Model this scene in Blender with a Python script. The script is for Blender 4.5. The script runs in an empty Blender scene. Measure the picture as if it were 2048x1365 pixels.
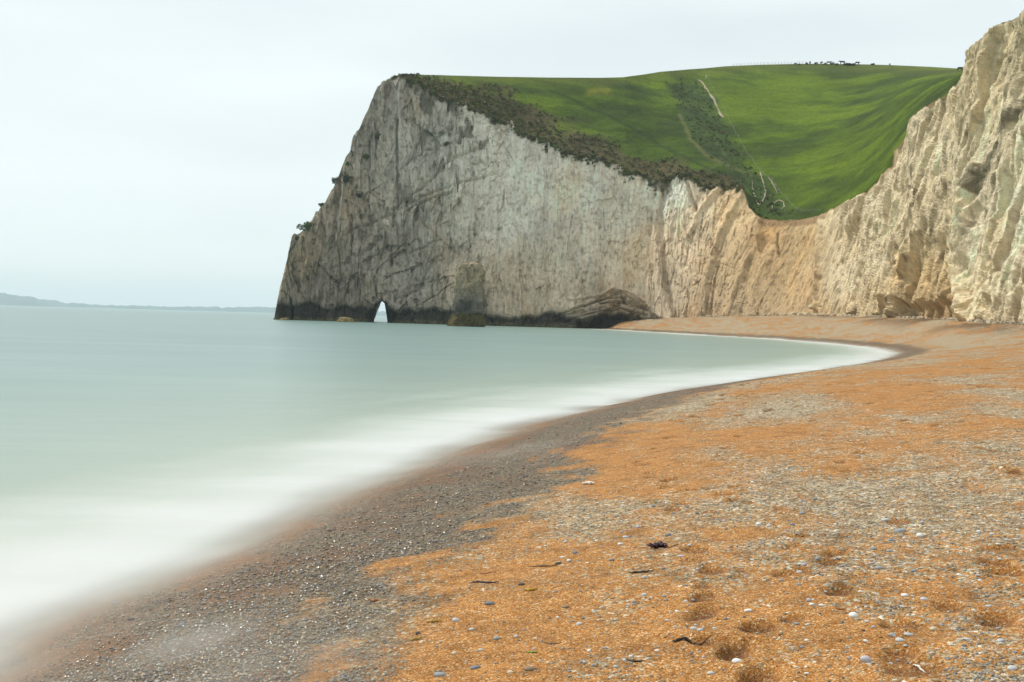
import bpy, math, random
import numpy as np
from mathutils import Matrix, Vector

random.seed(7)
RNG = np.random.default_rng(11)
scene = bpy.context.scene
COL = scene.collection

# ------------------------------------------------------------------ camera
FPX, CX, CY, CAMH = 2196.0, 1024.0, 682.5, 2.3          # focal length in photo pixels, centre, metres above the sea
ROLL = math.radians(1.58)
PITCH = math.atan(43.6 / FPX)
_F = np.array([0, math.cos(PITCH), -math.sin(PITCH)])
_Hr = np.array([1.0, 0, 0])
_V = np.array([0, math.sin(PITCH), math.cos(PITCH)])
_R = math.cos(ROLL) * _Hr + math.sin(ROLL) * _V
_U = -math.sin(ROLL) * _Hr + math.cos(ROLL) * _V
cam_data = bpy.data.cameras.new('camera')
cam = bpy.data.objects.new('camera', cam_data)
COL.objects.link(cam)
cam.matrix_world = Matrix(((_R[0], _U[0], -_F[0], 0), (_R[1], _U[1], -_F[1], 0), (_R[2], _U[2], -_F[2], CAMH), (0, 0, 0, 1)))
cam_data.sensor_width = 36
cam_data.lens = 36 * FPX / 2048
cam_data.clip_start = 0.1
cam_data.clip_end = 60000
scene.camera = cam

# ------------------------------------------------------------------ sky, sun, exposure
SUN_EL, SUN_AZ = math.radians(50), math.radians(-62)      # azimuth from +Y, negative = left (sea side)
w = bpy.data.worlds.new('World')
scene.world = w
w.use_nodes = True
nt = w.node_tree
nt.nodes.clear()
N = nt.nodes.new
L = nt.links.new
out = N('ShaderNodeOutputWorld')
bg = N('ShaderNodeBackground')
sky = N('ShaderNodeTexSky')
sky.sky_type = 'NISHITA'
sky.sun_disc = False
sky.sun_elevation = SUN_EL
sky.sun_rotation = SUN_AZ
sky.air_density = 1.0
sky.dust_density = 3.0
sky.ozone_density = 1.0
bg.inputs['Strength'].default_value = 0.10
tc = N('ShaderNodeTexCoord')
mp = N('ShaderNodeMapping')
mp.inputs['Scale'].default_value = (1.3, 1.3, 7.0)
mp.inputs['Rotation'].default_value = (0.03, 0.05, 0.3)
nz = N('ShaderNodeTexNoise')
nz.inputs['Scale'].default_value = 1.3
nz.inputs['Detail'].default_value = 5
nz.inputs['Roughness'].default_value = 0.45
rp = N('ShaderNodeValToRGB')
rp.color_ramp.elements[0].position = 0.36
rp.color_ramp.elements[0].color = (0.74, 0.74, 0.74, 1)
rp.color_ramp.elements[1].position = 0.66
rp.color_ramp.elements[1].color = (0.97, 0.97, 0.97, 1)
mx = N('ShaderNodeMix')
mx.data_type = 'RGBA'
mx.inputs[7].default_value = (10.9, 11.95, 12.05, 1)           # thin bright cloud veil
L(tc.outputs['Generated'], mp.inputs['Vector'])
L(mp.outputs[0], nz.inputs['Vector'])
L(nz.outputs['Fac'], rp.inputs['Fac'])
L(rp.outputs['Color'], mx.inputs[0])
L(sky.outputs[0], mx.inputs[6])
L(mx.outputs[2], bg.inputs['Color'])
L(bg.outputs[0], out.inputs['Surface'])

sun_d = bpy.data.lights.new('sun', 'SUN')
sun_d.energy = 3.9
sun_d.angle = math.radians(2.0)
sun_d.color = (1.0, 0.93, 0.82)
sun = bpy.data.objects.new('sun', sun_d)
COL.objects.link(sun)
_ts = Vector((math.sin(SUN_AZ) * math.cos(SUN_EL), math.cos(SUN_AZ) * math.cos(SUN_EL), math.sin(SUN_EL)))
sun.rotation_euler = _ts.to_track_quat('Z', 'Y').to_euler()
sun.location = (-60, 40, 90)

vs = scene.view_settings
vs.view_transform = 'Standard'
vs.look = 'None'
vs.exposure = -0.2
vs.gamma = 1.0
vs.use_curve_mapping = False
scene.cycles.use_denoising = True
scene.cycles.max_bounces = 6
scene.cycles.diffuse_bounces = 3
scene.cycles.transparent_max_bounces = 12
scene.cycles.volume_bounces = 1
scene.cycles.caustics_reflective = False
scene.cycles.caustics_refractive = False


# ------------------------------------------------------------------ maths helpers
def ray(px, py):
    px = np.asarray(px, float)
    py = np.asarray(py, float)
    d = _F + _R * ((px - CX) / FPX)[..., None] - _U * ((py - CY) / FPX)[..., None]
    return d[..., 0] / d[..., 1], d[..., 2] / d[..., 1]


def at(px, py, Y):
    c, m = ray(px, py)
    return np.stack([c * Y, Y + 0 * c, CAMH + m * Y], -1)


def to_pix(P):
    d = P - np.array([0, 0, CAMH])
    z = d @ _F
    return CX + FPX * (d @ _R) / z, CY - FPX * (d @ _U) / z


def _hash(ix, iy, iz, seed):
    h = (ix.astype(np.uint32) * np.uint32(374761393)) ^ (iy.astype(np.uint32) * np.uint32(668265263)) ^ (iz.astype(np.uint32) * np.uint32(2246822519)) ^ np.uint32((seed * 3266489917) & 0xffffffff)
    h = (h ^ (h >> np.uint32(15))) * np.uint32(2246822519)
    h = (h ^ (h >> np.uint32(13))) * np.uint32(3266489917)
    h = h ^ (h >> np.uint32(16))
    return h.astype(np.float32) / np.float32(2147483648.0) - np.float32(1)


def vnoise(P, seed=0):
    P = np.asarray(P, np.float64)
    i = np.floor(P).astype(np.int64)
    fr = (P - i).astype(np.float32)
    u = fr * fr * fr * (fr * (fr * 6 - 15) + 10)
    x, y, z = i[..., 0], i[..., 1], i[..., 2]
    ux, uy, uz = u[..., 0], u[..., 1], u[..., 2]
    r = []
    for dz in (0, 1):
        a0 = _hash(x, y, z + dz, seed) * (1 - ux) + _hash(x + 1, y, z + dz, seed) * ux
        a1 = _hash(x, y + 1, z + dz, seed) * (1 - ux) + _hash(x + 1, y + 1, z + dz, seed) * ux
        r.append(a0 * (1 - uy) + a1 * uy)
    return r[0] * (1 - uz) + r[1] * uz


def fbm(P, octv=4, seed=0, gain=0.5, lac=2.03):
    a, t, s = 1.0, 0.0, 0.0
    Q = np.asarray(P, float)
    for k in range(octv):
        s = s + a * vnoise(Q, seed + 17 * k)
        t += a
        a *= gain
        Q = Q * lac + 3.1
    return s / t


def ridged(P, octv=3, seed=0):
    a, t, s = 1.0, 0.0, 0.0
    Q = np.asarray(P, float)
    for k in range(octv):
        s = s + a * (1 - 2 * np.abs(vnoise(Q, seed + 31 * k)))
        t += a
        a *= 0.5
        Q = Q * 2.1 + 1.7
    return s / t


def facets(x, z, cx_, cz_, off, slope, seed):
    """broken planar rock: every jittered cell is its own tilted plane"""
    gx, gz = x / cx_, z / cz_
    ix, iz = np.floor(gx).astype(np.int64), np.floor(gz).astype(np.int64)
    zero = np.zeros_like(ix)
    best = np.full(np.shape(x), 1e9)
    res = np.zeros(np.shape(x))
    for dx in (-1, 0, 1):
        for dz in (-1, 0, 1):
            jx_, jz_ = ix + dx, iz + dz
            px_ = jx_ + 0.5 + 0.42 * _hash(jx_, jz_, zero, seed)
            pz_ = jz_ + 0.5 + 0.42 * _hash(jx_, jz_, zero, seed + 1)
            d = (gx - px_) ** 2 + (gz - pz_) ** 2
            v = off * _hash(jx_, jz_, zero, seed + 2) + slope * (_hash(jx_, jz_, zero, seed + 3) * (gx - px_) * cx_ + 0.5 * _hash(jx_, jz_, zero, seed + 4) * (gz - pz_) * cz_)
            m = d < best
            best = np.where(m, d, best)
            res = np.where(m, v, res)
    return res


def soft_facets(x, z, cx_, cz_, off, slope, seed, beta=11.0):
    """as facets, with worn edges"""
    gx, gz = x / cx_, z / cz_
    ix, iz = np.floor(gx).astype(np.int64), np.floor(gz).astype(np.int64)
    zero = np.zeros_like(ix)
    den_ = np.zeros(np.shape(x))
    num_ = np.zeros(np.shape(x))
    for dx in (-1, 0, 1):
        for dz in (-1, 0, 1):
            jx_, jz_ = ix + dx, iz + dz
            px_ = jx_ + 0.5 + 0.42 * _hash(jx_, jz_, zero, seed)
            pz_ = jz_ + 0.5 + 0.42 * _hash(jx_, jz_, zero, seed + 1)
            d = (gx - px_) ** 2 + (gz - pz_) ** 2
            v = off * _hash(jx_, jz_, zero, seed + 2) + slope * (_hash(jx_, jz_, zero, seed + 3) * (gx - px_) * cx_ + 0.5 * _hash(jx_, jz_, zero, seed + 4) * (gz - pz_) * cz_)
            w_ = np.exp(-beta * d)
            den_ += w_
            num_ += w_ * v
    return num_ / (den_ + 1e-12)


def P3(x, y, z):
    return np.stack(np.broadcast_arrays(x, y, z), -1)


def sst(a, b, x):
    t = np.clip((x - a) / (b - a), 0, 1)
    return t * t * (3 - 2 * t)


def ctrl(pts):
    p = np.array(pts, float)
    return lambda x: np.interp(x, p[:, 0], p[:, 1])


def lin(c):
    c = np.asarray(c, float) / 255.0
    return np.where(c <= 0.04045, c / 12.92, ((c + 0.055) / 1.055) ** 2.4)


def poly_sd(px, py, poly):
    """signed distance to a closed polygon in the plane, negative inside"""
    poly = np.array(poly, float)
    best = np.full(np.shape(px), 1e18)
    inside = np.zeros(np.shape(px), bool)
    n = len(poly)
    for i in range(n):
        ax, ay = poly[i]
        bx, by = poly[(i + 1) % n]
        ex, ey = bx - ax, by - ay
        t = np.clip(((px - ax) * ex + (py - ay) * ey) / (ex * ex + ey * ey + 1e-12), 0, 1)
        best = np.minimum(best, (px - ax - t * ex) ** 2 + (py - ay - t * ey) ** 2)
        c = ((ay > py) != (by > py))
        with np.errstate(divide='ignore', invalid='ignore'):
            xi = ex * (py - ay) / (ey if ey != 0 else 1e-12) + ax
        inside ^= c & (px < xi)
    d = np.sqrt(best)
    return np.where(inside, -d, d)


def line_d(px, py, pl):
    """distance to an open polyline and the parameter 0..1 along it"""
    pl = np.array(pl, float)
    seg = np.hypot(*(pl[1:] - pl[:-1]).T)
    cum = np.concatenate([[0], np.cumsum(seg)])
    best = np.full(np.shape(px), 1e18)
    arc = np.zeros(np.shape(px))
    for i in range(len(pl) - 1):
        ax, ay = pl[i]
        ex, ey = pl[i + 1] - pl[i]
        t = np.clip(((px - ax) * ex + (py - ay) * ey) / (ex * ex + ey * ey + 1e-12), 0, 1)
        d = (px - ax - t * ex) ** 2 + (py - ay - t * ey) ** 2
        m = d < best
        best = np.where(m, d, best)
        arc = np.where(m, cum[i] + t * seg[i], arc)
    return np.sqrt(best), arc


# ------------------------------------------------------------------ mesh helpers
def tag(o, label=None, cat=None, group=None, kind=None):
    if label: o['label'] = label
    if cat: o['category'] = cat
    if group: o['group'] = group
    if kind: o['kind'] = kind
    return o


def mesh_np(name, V, Fc, mat, parent=None, smooth=True, cols=None, floats=None):
    V = np.ascontiguousarray(V, np.float32)
    Fc = np.ascontiguousarray(Fc, np.int32)
    me = bpy.data.meshes.new(name)
    k = Fc.shape[1]
    me.vertices.add(len(V))
    me.vertices.foreach_set('co', V.ravel())
    me.loops.add(Fc.size)
    me.loops.foreach_set('vertex_index', Fc.ravel())
    me.polygons.add(len(Fc))
    me.polygons.foreach_set('loop_start', np.arange(0, Fc.size, k, dtype=np.int32))
    me.polygons.foreach_set('use_smooth', np.full(len(Fc), bool(smooth)))
    for nm, c in (cols or {}).items():
        at_ = me.color_attributes.new(nm, 'FLOAT_COLOR', 'POINT')
        c4 = np.ones((len(V), 4), np.float32)
        c4[:, :c.shape[1]] = c
        at_.data.foreach_set('color', c4.ravel())
    for nm, c in (floats or {}).items():
        at_ = me.attributes.new(nm, 'FLOAT', 'POINT')
        at_.data.foreach_set('value', np.ascontiguousarray(c, np.float32))
    me.update(calc_edges=True)
    me.validate()
    if mat: me.materials.append(mat)
    o = bpy.data.objects.new(name, me)
    COL.objects.link(o)
    if parent: o.parent = parent
    return o


def grid_faces(nr, nc, mask=None, flip=False):
    idx = np.arange(nr * nc).reshape(nr, nc)
    q = np.stack([idx[:-1, :-1], idx[:-1, 1:], idx[1:, 1:], idx[1:, :-1]], -1)
    if flip: q = q[..., ::-1]
    if mask is not None:
        return q[mask]
    return q.reshape(-1, 4)


def compact(V, Fc, *attrs):
    used = np.zeros(len(V), bool)
    used[Fc.ravel()] = True
    re = np.cumsum(used) - 1
    return (V[used], re[Fc]) + tuple(a[used] for a in attrs)


_ico_cache = {}


def ico(sub):
    if sub in _ico_cache: return _ico_cache[sub]
    import bmesh
    bm = bmesh.new()
    bmesh.ops.create_icosphere(bm, subdivisions=sub, radius=1.0)
    V = np.array([v.co[:] for v in bm.verts])
    Fc = np.array([[v.index for v in f.verts] for f in bm.faces])
    bm.free()
    _ico_cache[sub] = (V, Fc)
    return V, Fc


def empty(name, loc, rz=0.0):
    o = bpy.data.objects.new(name, None)
    o.location = loc
    o.rotation_euler = (0, 0, rz)
    o.empty_display_size = 0.2
    COL.objects.link(o)
    return o


# ------------------------------------------------------------------ material helpers
class MT:
    def __init__(s, name):
        s.m = bpy.data.materials.new(name)
        s.m.use_nodes = True
        s.t = s.m.node_tree
        s.t.nodes.clear()
        s.out = s.n('ShaderNodeOutputMaterial')
        s.b = s.n('ShaderNodeBsdfPrincipled')
        s.l(s.b.outputs[0], s.out.inputs['Surface'])
        s.b.inputs['Specular IOR Level'].default_value = 0.3

    def n(s, t): return s.t.nodes.new(t)

    def l(s, a, b): s.t.links.new(a, b)

    def attr(s, nm):
        a = s.n('ShaderNodeAttribute')
        a.attribute_name = nm
        return a

    def coord(s, scale=(1, 1, 1), rot=(0, 0, 0)):
        t = s.n('ShaderNodeTexCoord')
        m = s.n('ShaderNodeMapping')
        m.inputs['Scale'].default_value = scale
        m.inputs['Rotation'].default_value = rot
        s.l(t.outputs['Object'], m.inputs['Vector'])
        return m.outputs[0]

    def noise(s, vec, scale, detail=4, rough=0.5):
        n = s.n('ShaderNodeTexNoise')
        n.inputs['Scale'].default_value = scale
        n.inputs['Detail'].default_value = detail
        n.inputs['Roughness'].default_value = rough
        s.l(vec, n.inputs['Vector'])
        return n.outputs['Fac']

    def voro(s, vec, scale, feat='F1'):
        n = s.n('ShaderNodeTexVoronoi')
        n.feature = feat
        n.inputs['Scale'].default_value = scale
        s.l(vec, n.inputs['Vector'])
        return n

    def ramp(s, fac, stops, interp='LINEAR'):
        r = s.n('ShaderNodeValToRGB')
        r.color_ramp.interpolation = interp
        e = r.color_ramp.elements
        while len(e) < len(stops): e.new(0.5)
        for k, (p, c) in enumerate(stops):
            e[k].position = p
            e[k].color = tuple(c) + (1,) if len(c) == 3 else c
        s.l(fac, r.inputs['Fac'])
        return r.outputs['Color']

    def mix(s, fac, a, b, blend='MIX'):
        m = s.n('ShaderNodeMix')
        m.data_type = 'RGBA'
        m.blend_type = blend
        for sock, v in ((m.inputs[0], fac), (m.inputs[6], a), (m.inputs[7], b)):
            if hasattr(v, 'links'): s.l(v, sock)
            elif isinstance(v, (int, float)): sock.default_value = v
            else: sock.default_value = tuple(v) + (1,)
        return m.outputs[2]

    def math(s, op, a, b=None, clamp=False):
        m = s.n('ShaderNodeMath')
        m.operation = op
        m.use_clamp = clamp
        for k, v in enumerate((a, b)):
            if v is None: continue
            if hasattr(v, 'links'): s.l(v, m.inputs[k])
            else: m.inputs[k].default_value = v
        return m.outputs[0]

    def maprange(s, v, a, b, c=0.0, d=1.0):
        m = s.n('ShaderNodeMapRange')
        s.l(v, m.inputs['Value'])
        for k, x in zip(('From Min', 'From Max', 'To Min', 'To Max'), (a, b, c, d)): m.inputs[k].default_value = x
        return m.outputs[0]

    def bump(s, h, strength, dist, prev=None):
        b = s.n('ShaderNodeBump')
        b.inputs['Strength'].default_value = strength
        b.inputs['Distance'].default_value = dist
        s.l(h, b.inputs['Height'])
        if prev is not None: s.l(prev, b.inputs['Normal'])
        return b.outputs[0]

    def base(s, v):
        if hasattr(v, 'links'): s.l(v, s.b.inputs['Base Color'])
        else: s.b.inputs['Base Color'].default_value = tuple(v) + (1,)

    def rough(s, v):
        if hasattr(v, 'links'): s.l(v, s.b.inputs['Roughness'])
        else: s.b.inputs['Roughness'].default_value = v

    def normal(s, v): s.l(v, s.b.inputs['Normal'])


def mat_chalk():
    m = MT('chalk')
    c = m.attr('col').outputs['Color']
    v = m.coord()
    vs_ = m.coord((1, 1, 0.12))
    g = m.ramp(m.noise(v, 0.7, 8, 0.65), [(0.25, (0.68, 0.66, 0.62)), (0.5, (1, 1, 1)), (0.8, (1.14, 1.14, 1.12))])
    g3 = m.ramp(m.noise(v, 3.2, 7, 0.7), [(0.28, (0.66, 0.64, 0.60)), (0.46, (1, 1, 1)), (0.75, (1.08, 1.08, 1.07))])
    g = m.mix(1.0, g, g3, 'MULTIPLY')
    g2 = m.ramp(m.noise(vs_, 1.1, 6, 0.6), [(0.3, (0.8, 0.79, 0.76)), (0.55, (1.0, 1.0, 1.0)), (0.8, (1.1, 1.09, 1.06))])
    m.base(m.mix(1.0, m.mix(1.0, c, g, 'MULTIPLY'), g2, 'MULTIPLY'))
    m.rough(0.95)
    m.b.inputs['Specular IOR Level'].default_value = 0.12
    n1 = m.bump(m.noise(v, 0.9, 8, 0.7), 0.6, 0.5)
    n1 = m.bump(m.noise(v, 3.6, 7, 0.7), 0.7, 0.18, n1)
    m.normal(m.bump(m.noise(vs_, 1.6, 6, 0.65), 0.5, 0.4, n1))
    return m.m


def mat_grass(name='grass_ground'):
    m = MT(name)
    c = m.attr('col').outputs['Color']
    v = m.coord((1, 1, 1.6))
    g = m.ramp(m.noise(v, 0.5, 9, 0.72), [(0.3, (0.66, 0.69, 0.66)), (0.5, (1, 1, 1)), (0.72, (1.28, 1.2, 1.1))])
    g = m.mix(1.0, g, m.ramp(m.noise(v, 1.5, 5, 0.7), [(0.3, (0.62, 0.66, 0.6)), (0.5, (1, 1, 1)), (0.7, (1.32, 1.24, 1.15))]), 'MULTIPLY')
    m.base(m.mix(1.0, c, g, 'MULTIPLY'))
    m.rough(0.9)
    m.b.inputs['Specular IOR Level'].default_value = 0.1
    m.normal(m.bump(m.noise(v, 0.9, 8, 0.75), 1.0, 1.1))
    return m.m


def mat_plain(name, col, rough=0.8, var=0.25, scale=6.0, spec=0.3, bump=0.0):
    m = MT(name)
    v = m.coord()
    nse = m.noise(v, scale, 5, 0.6)
    lo = tuple(x * (1 - var) for x in col)
    hi = tuple(min(1, x * (1 + var)) for x in col)
    m.base(m.ramp(nse, [(0.3, lo), (0.7, hi)]))
    m.rough(rough)
    m.b.inputs['Specular IOR Level'].default_value = spec
    if bump: m.normal(m.bump(m.noise(v, scale * 3, 4, 0.6), 0.6, bump))
    return m.m


def mat_beach():
    m = MT('shingle')
    a = m.attr('col')                 # r gravel share, g wetness, b weed / dark debris
    sep = m.n('ShaderNodeSeparateColor')
    m.l(a.outputs['Color'], sep.inputs[0])
    gr, wet, dark = sep.outputs[0], sep.outputs[1], sep.outputs[2]
    v = m.coord()
    vA = m.voro(v, 140.0)
    vB = m.voro(v, 52.0)
    vC = m.voro(v, 24.0)
    def rnd(vo):
        s = m.n('ShaderNodeSeparateColor')
        m.l(vo.outputs['Color'], s.inputs[0])
        return s.outputs[0], s.outputs[1]
    a0, a1 = rnd(vA)
    b0, b1 = rnd(vB)
    c0, c1 = rnd(vC)
    sand = m.ramp(a0, [(0.0, (0.13, 0.055, 0.014)), (0.2, (0.26, 0.112, 0.030)), (0.55, (0.35, 0.153, 0.042)), (0.8, (0.41, 0.207, 0.070)), (0.93, (0.46, 0.30, 0.14)), (1.0, (0.60, 0.50, 0.34))])
    grav = m.ramp(b0, [(0.0, (0.09, 0.070, 0.045)), (0.2, (0.23, 0.185, 0.12)), (0.42, (0.31, 0.20, 0.085)), (0.62, (0.33, 0.275, 0.185)), (0.82, (0.38, 0.34, 0.26)), (1.0, (0.54, 0.50, 0.42))])
    grav2 = m.ramp(c0, [(0.0, (0.62, 0.61, 0.60)), (0.5, (1.0, 1.0, 1.0)), (1.0, (1.4, 1.4, 1.42))])
    big = m.noise(v, 0.9, 6, 0.6)
    thr = m.math('ADD', m.math('MULTIPLY', b1, 0.62), m.math('MULTIPLY', c1, 0.3))
    thr = m.math('ADD', m.math('ADD', thr, 0.10), m.math('MULTIPLY', m.math('SUBTRACT', big, 0.5), 0.5))
    is_g = m.maprange(m.math('SUBTRACT', gr, thr), -0.05, 0.05)
    col = m.mix(is_g, sand, m.mix(1.0, grav, grav2, 'MULTIPLY'))
    col = m.mix(m.math('MULTIPLY', m.math('SUBTRACT', 1.0, is_g), 0.6), col, m.mix(1.0, col, m.ramp(c0, [(0.0, (0.70, 0.68, 0.66)), (0.5, (1, 1, 1)), (1.0, (1.28, 1.26, 1.24))]), 'MULTIPLY'))
    tone = m.ramp(m.noise(v, 3.5, 7, 0.62), [(0.3, (0.70, 0.68, 0.66)), (0.5, (1, 1, 1)), (0.75, (1.16, 1.14, 1.1))])
    col = m.mix(1.0, col, tone, 'MULTIPLY')
    col = m.mix(dark, col, (0.075, 0.038, 0.016))
    wetc = m.mix(1.0, col, (0.37, 0.32, 0.25), 'MULTIPLY')
    m.base(m.mix(wet, col, wetc))
    m.rough(m.maprange(wet, 0.2, 0.9, 0.9, 0.5))
    m.l(m.maprange(wet, 0.2, 0.9, 0.12, 0.25), m.b.inputs['Specular IOR Level'])
    hA = m.math('SUBTRACT', 1.0, vA.outputs['Distance'])
    hB = m.math('MULTIPLY', m.math('SUBTRACT', 1.0, vB.outputs['Distance']), m.maprange(is_g, 0, 1, 0.15, 1.0))
    n1 = m.bump(m.noise(v, 14, 6, 0.65), 0.7, 0.012)
    n2 = m.bump(hA, 0.6, 0.004, n1)
    n3 = m.bump(hB, 0.9, 0.010, n2)
    m.normal(n3)
    return m.m


def mat_sea():
    m = MT('sea_water')
    foam = m.attr('foam').outputs['Fac']
    wisp = m.noise(m.coord((0.22, 0.7, 1), (0, 0, -0.3)), 1.0, 6, 0.62)
    fq = m.math('MULTIPLY', m.math('MULTIPLY', foam, m.math('SUBTRACT', 1.0, foam)), m.math('MULTIPLY', m.math('SUBTRACT', wisp, 0.48), 2.6))
    foam = m.math('ADD', m.math('MULTIPLY', foam, m.maprange(wisp, 0.3, 0.62, 0.9, 1.02)), fq, True)
    shal = m.attr('shallow').outputs['Fac']
    alpha = m.attr('cover').outputs['Fac']
    v = m.coord((1, 1, 1))
    vstr = m.coord((0.03, 0.16, 1), (0, 0, -0.15))
    n = m.noise(vstr, 1.0, 6, 0.6)
    nf = m.noise(m.coord((0.22, 1.1, 1), (0, 0, -0.1)), 1.0, 5, 0.6)
    n = m.math('ADD', m.math('MULTIPLY', n, 0.65), m.math('MULTIPLY', nf, 0.35))
    deep = m.ramp(n, [(0.34, (0.115, 0.195, 0.19)), (0.66, (0.20, 0.29, 0.275))])
    c = m.mix(shal, deep, (0.29, 0.345, 0.28))
    c = m.mix(foam, c, m.mix(alpha, (0.80, 0.75, 0.67), (0.52, 0.54, 0.535)))
    m.base(c)
    m.rough(m.maprange(foam, 0, 0.6, 0.34, 0.75))
    m.b.inputs['IOR'].default_value = 1.33
    m.b.inputs['Specular IOR Level'].default_value = 0.5
    vb = m.coord((0.25, 0.9, 1), (0, 0, -0.1))
    m.normal(m.bump(m.noise(vb, 1.0, 5, 0.6), 0.3, 0.12))
    tr = m.n('ShaderNodeBsdfTransparent')
    ms = m.n('ShaderNodeMixShader')
    m.l(alpha, ms.inputs[0])
    m.l(tr.outputs[0], ms.inputs[1])
    tl = m.n('ShaderNodeBsdfTranslucent')
    tl.inputs['Color'].default_value = (0.85, 0.87, 0.85, 1)
    ms2 = m.n('ShaderNodeMixShader')
    m.l(m.maprange(alpha, 0.15, 1.0, 0.5, 0.0), ms2.inputs[0])
    m.l(m.b.outputs[0], ms2.inputs[1])
    m.l(tl.outputs[0], ms2.inputs[2])
    m.l(ms2.outputs[0], ms.inputs[2])
    m.l(ms.outputs[0], m.out.inputs['Surface'])
    return m.m


def mat_pebbles():
    m = MT('pebble_mix')
    a = m.attr('col')
    v = m.coord()
    g = m.ramp(m.noise(v, 90, 4, 0.6), [(0.3, (0.82, 0.82, 0.82)), (0.7, (1.12, 1.12, 1.12))])
    m.base(m.mix(1.0, a.outputs['Color'], g, 'MULTIPLY'))
    wt = m.attr('wet').outputs['Fac']
    m.rough(m.maprange(wt, 0, 1, 0.8, 0.36))
    m.l(m.maprange(wt, 0, 1, 0.2, 0.6), m.b.inputs['Specular IOR Level'])
    return m.m


def mat_leaf(name='leaf'):
    m = MT(name)
    m.base(m.attr('col').outputs['Color'])
    m.rough(0.85)
    m.b.inputs['Specular IOR Level'].default_value = 0.15
    return m.m


M_CHALK, M_GRASS, M_BEACH, M_SEA, M_PEB, M_LEAF = mat_chalk(), mat_grass(), mat_beach(), mat_sea(), mat_pebbles(), mat_leaf()

# ------------------------------------------------------------------ plan of the place
SHORE_PX = np.array([(0, 1310), (200, 1205), (460, 1105), (620, 1030), (750, 968), (900, 910), (1050, 855), (1200, 817), (1300, 792), (1400, 776), (1560, 752), (1680, 737),
                     (1760, 722), (1800, 708), (1760, 697), (1700, 690), (1560, 678.5), (1420, 671.5), (1300, 664), (1190, 658.5)], float)
_c, _m = ray(SHORE_PX[:, 0], SHORE_PX[:, 1])
_Y = -CAMH / _m
SHORE = np.stack([_c * _Y, _Y], -1)
SHORE = np.concatenate([[(-9.0, -60.0), (-5.2, -12.0), (-3.9, 0.0)], SHORE, [(36, 395), (60, 700), (75, 2500)]])
# smooth the plan curve
def chaikin(p, n=2):
    for _ in range(n):
        q = np.empty((2 * len(p) - 2, 2))
        q[0::2] = p[:-1] * 0.75 + p[1:] * 0.25
        q[1::2] = p[:-1] * 0.25 + p[1:] * 0.75
        p = np.concatenate([[p[0]], q, [p[-1]]])
    return p
SHORE = chaikin(SHORE, 2)
LAND = np.concatenate([SHORE, [(3000, 2500), (3000, -60)]])

# cliff foot: photo column, photo row, distance ahead (m)
FOOT_C = np.array([
    (545, 640, 366), (700, 643, 362), (830, 648, 358), (960, 650, 354), (1100, 652, 350), (1190, 652, 346), (1250, 645, 343), (1300, 638, 340), (1350, 635.5, 334), (1400, 634, 325), (1480, 632, 309),
    (1560, 631.5, 291), (1640, 632, 268), (1720, 634, 236), (1780, 635.5, 206), (1860, 638, 176), (1930, 642, 150), (2048, 650, 124), (2300, 668, 88), (2700, 690, 62), (3300, 720, 44)], float)
foot_y = lambda p: np.interp(p, FOOT_C[:, 0], FOOT_C[:, 1])
foot_D = lambda p: np.interp(p, FOOT_C[:, 0], FOOT_C[:, 2])
_fp = FOOT_C[FOOT_C[:, 0] >= 1250]
FOOT = at(_fp[:, 0], _fp[:, 1], _fp[:, 2])
FOOT_XY = np.concatenate([FOOT[:, :2], [(62, 0), (64, -70)]])
FOOT_Z = np.concatenate([np.clip(FOOT[:, 2], 2.6, 6), [3.4, 3.4]])
_fseg = np.concatenate([[0], np.cumsum(np.hypot(*(FOOT_XY[1:] - FOOT_XY[:-1]).T))])


def beach_base(x, y):
    """height of the beach without fine relief, signed shore distance, arc length along the shore"""
    d, arc = line_d(x, y, SHORE)
    ins = poly_sd(x, y, LAND) < 0
    s = np.where(ins, d, -d)
    r, fa = line_d(x, y, FOOT_XY)
    zf = np.interp(fa, _fseg, FOOT_Z)
    sp = np.maximum(s, 0)
    prof = 1.0 * (1 - np.exp(-sp / 6.0)) + 0.06 * sp
    t = sp / (sp + r + 1e-6)
    wgt = sst(0.25, 1.0, t)
    z = prof * (1 - wgt) + zf * wgt
    z = np.minimum(z, np.maximum(zf, 1.2) + 0.4)
    z = np.where(s < 0, np.maximum(0.13 * s, -1.2), z)
    return z, s, arc


def pix_ground(px, py):
    """where the line of sight through a photo pixel meets the beach"""
    px = np.atleast_1d(np.asarray(px, float))
    py = np.atleast_1d(np.asarray(py, float))
    c, m = ray(px, py)
    z = np.full(px.shape, 0.7)
    for _ in range(14):
        Y = np.clip((z - CAMH) / np.minimum(m, -1e-3), 2, 400)
        zz, _, _ = beach_base(c * Y, Y)
        z = 0.5 * z + 0.5 * zz
    return np.stack([c * Y, Y, z], -1)


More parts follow.
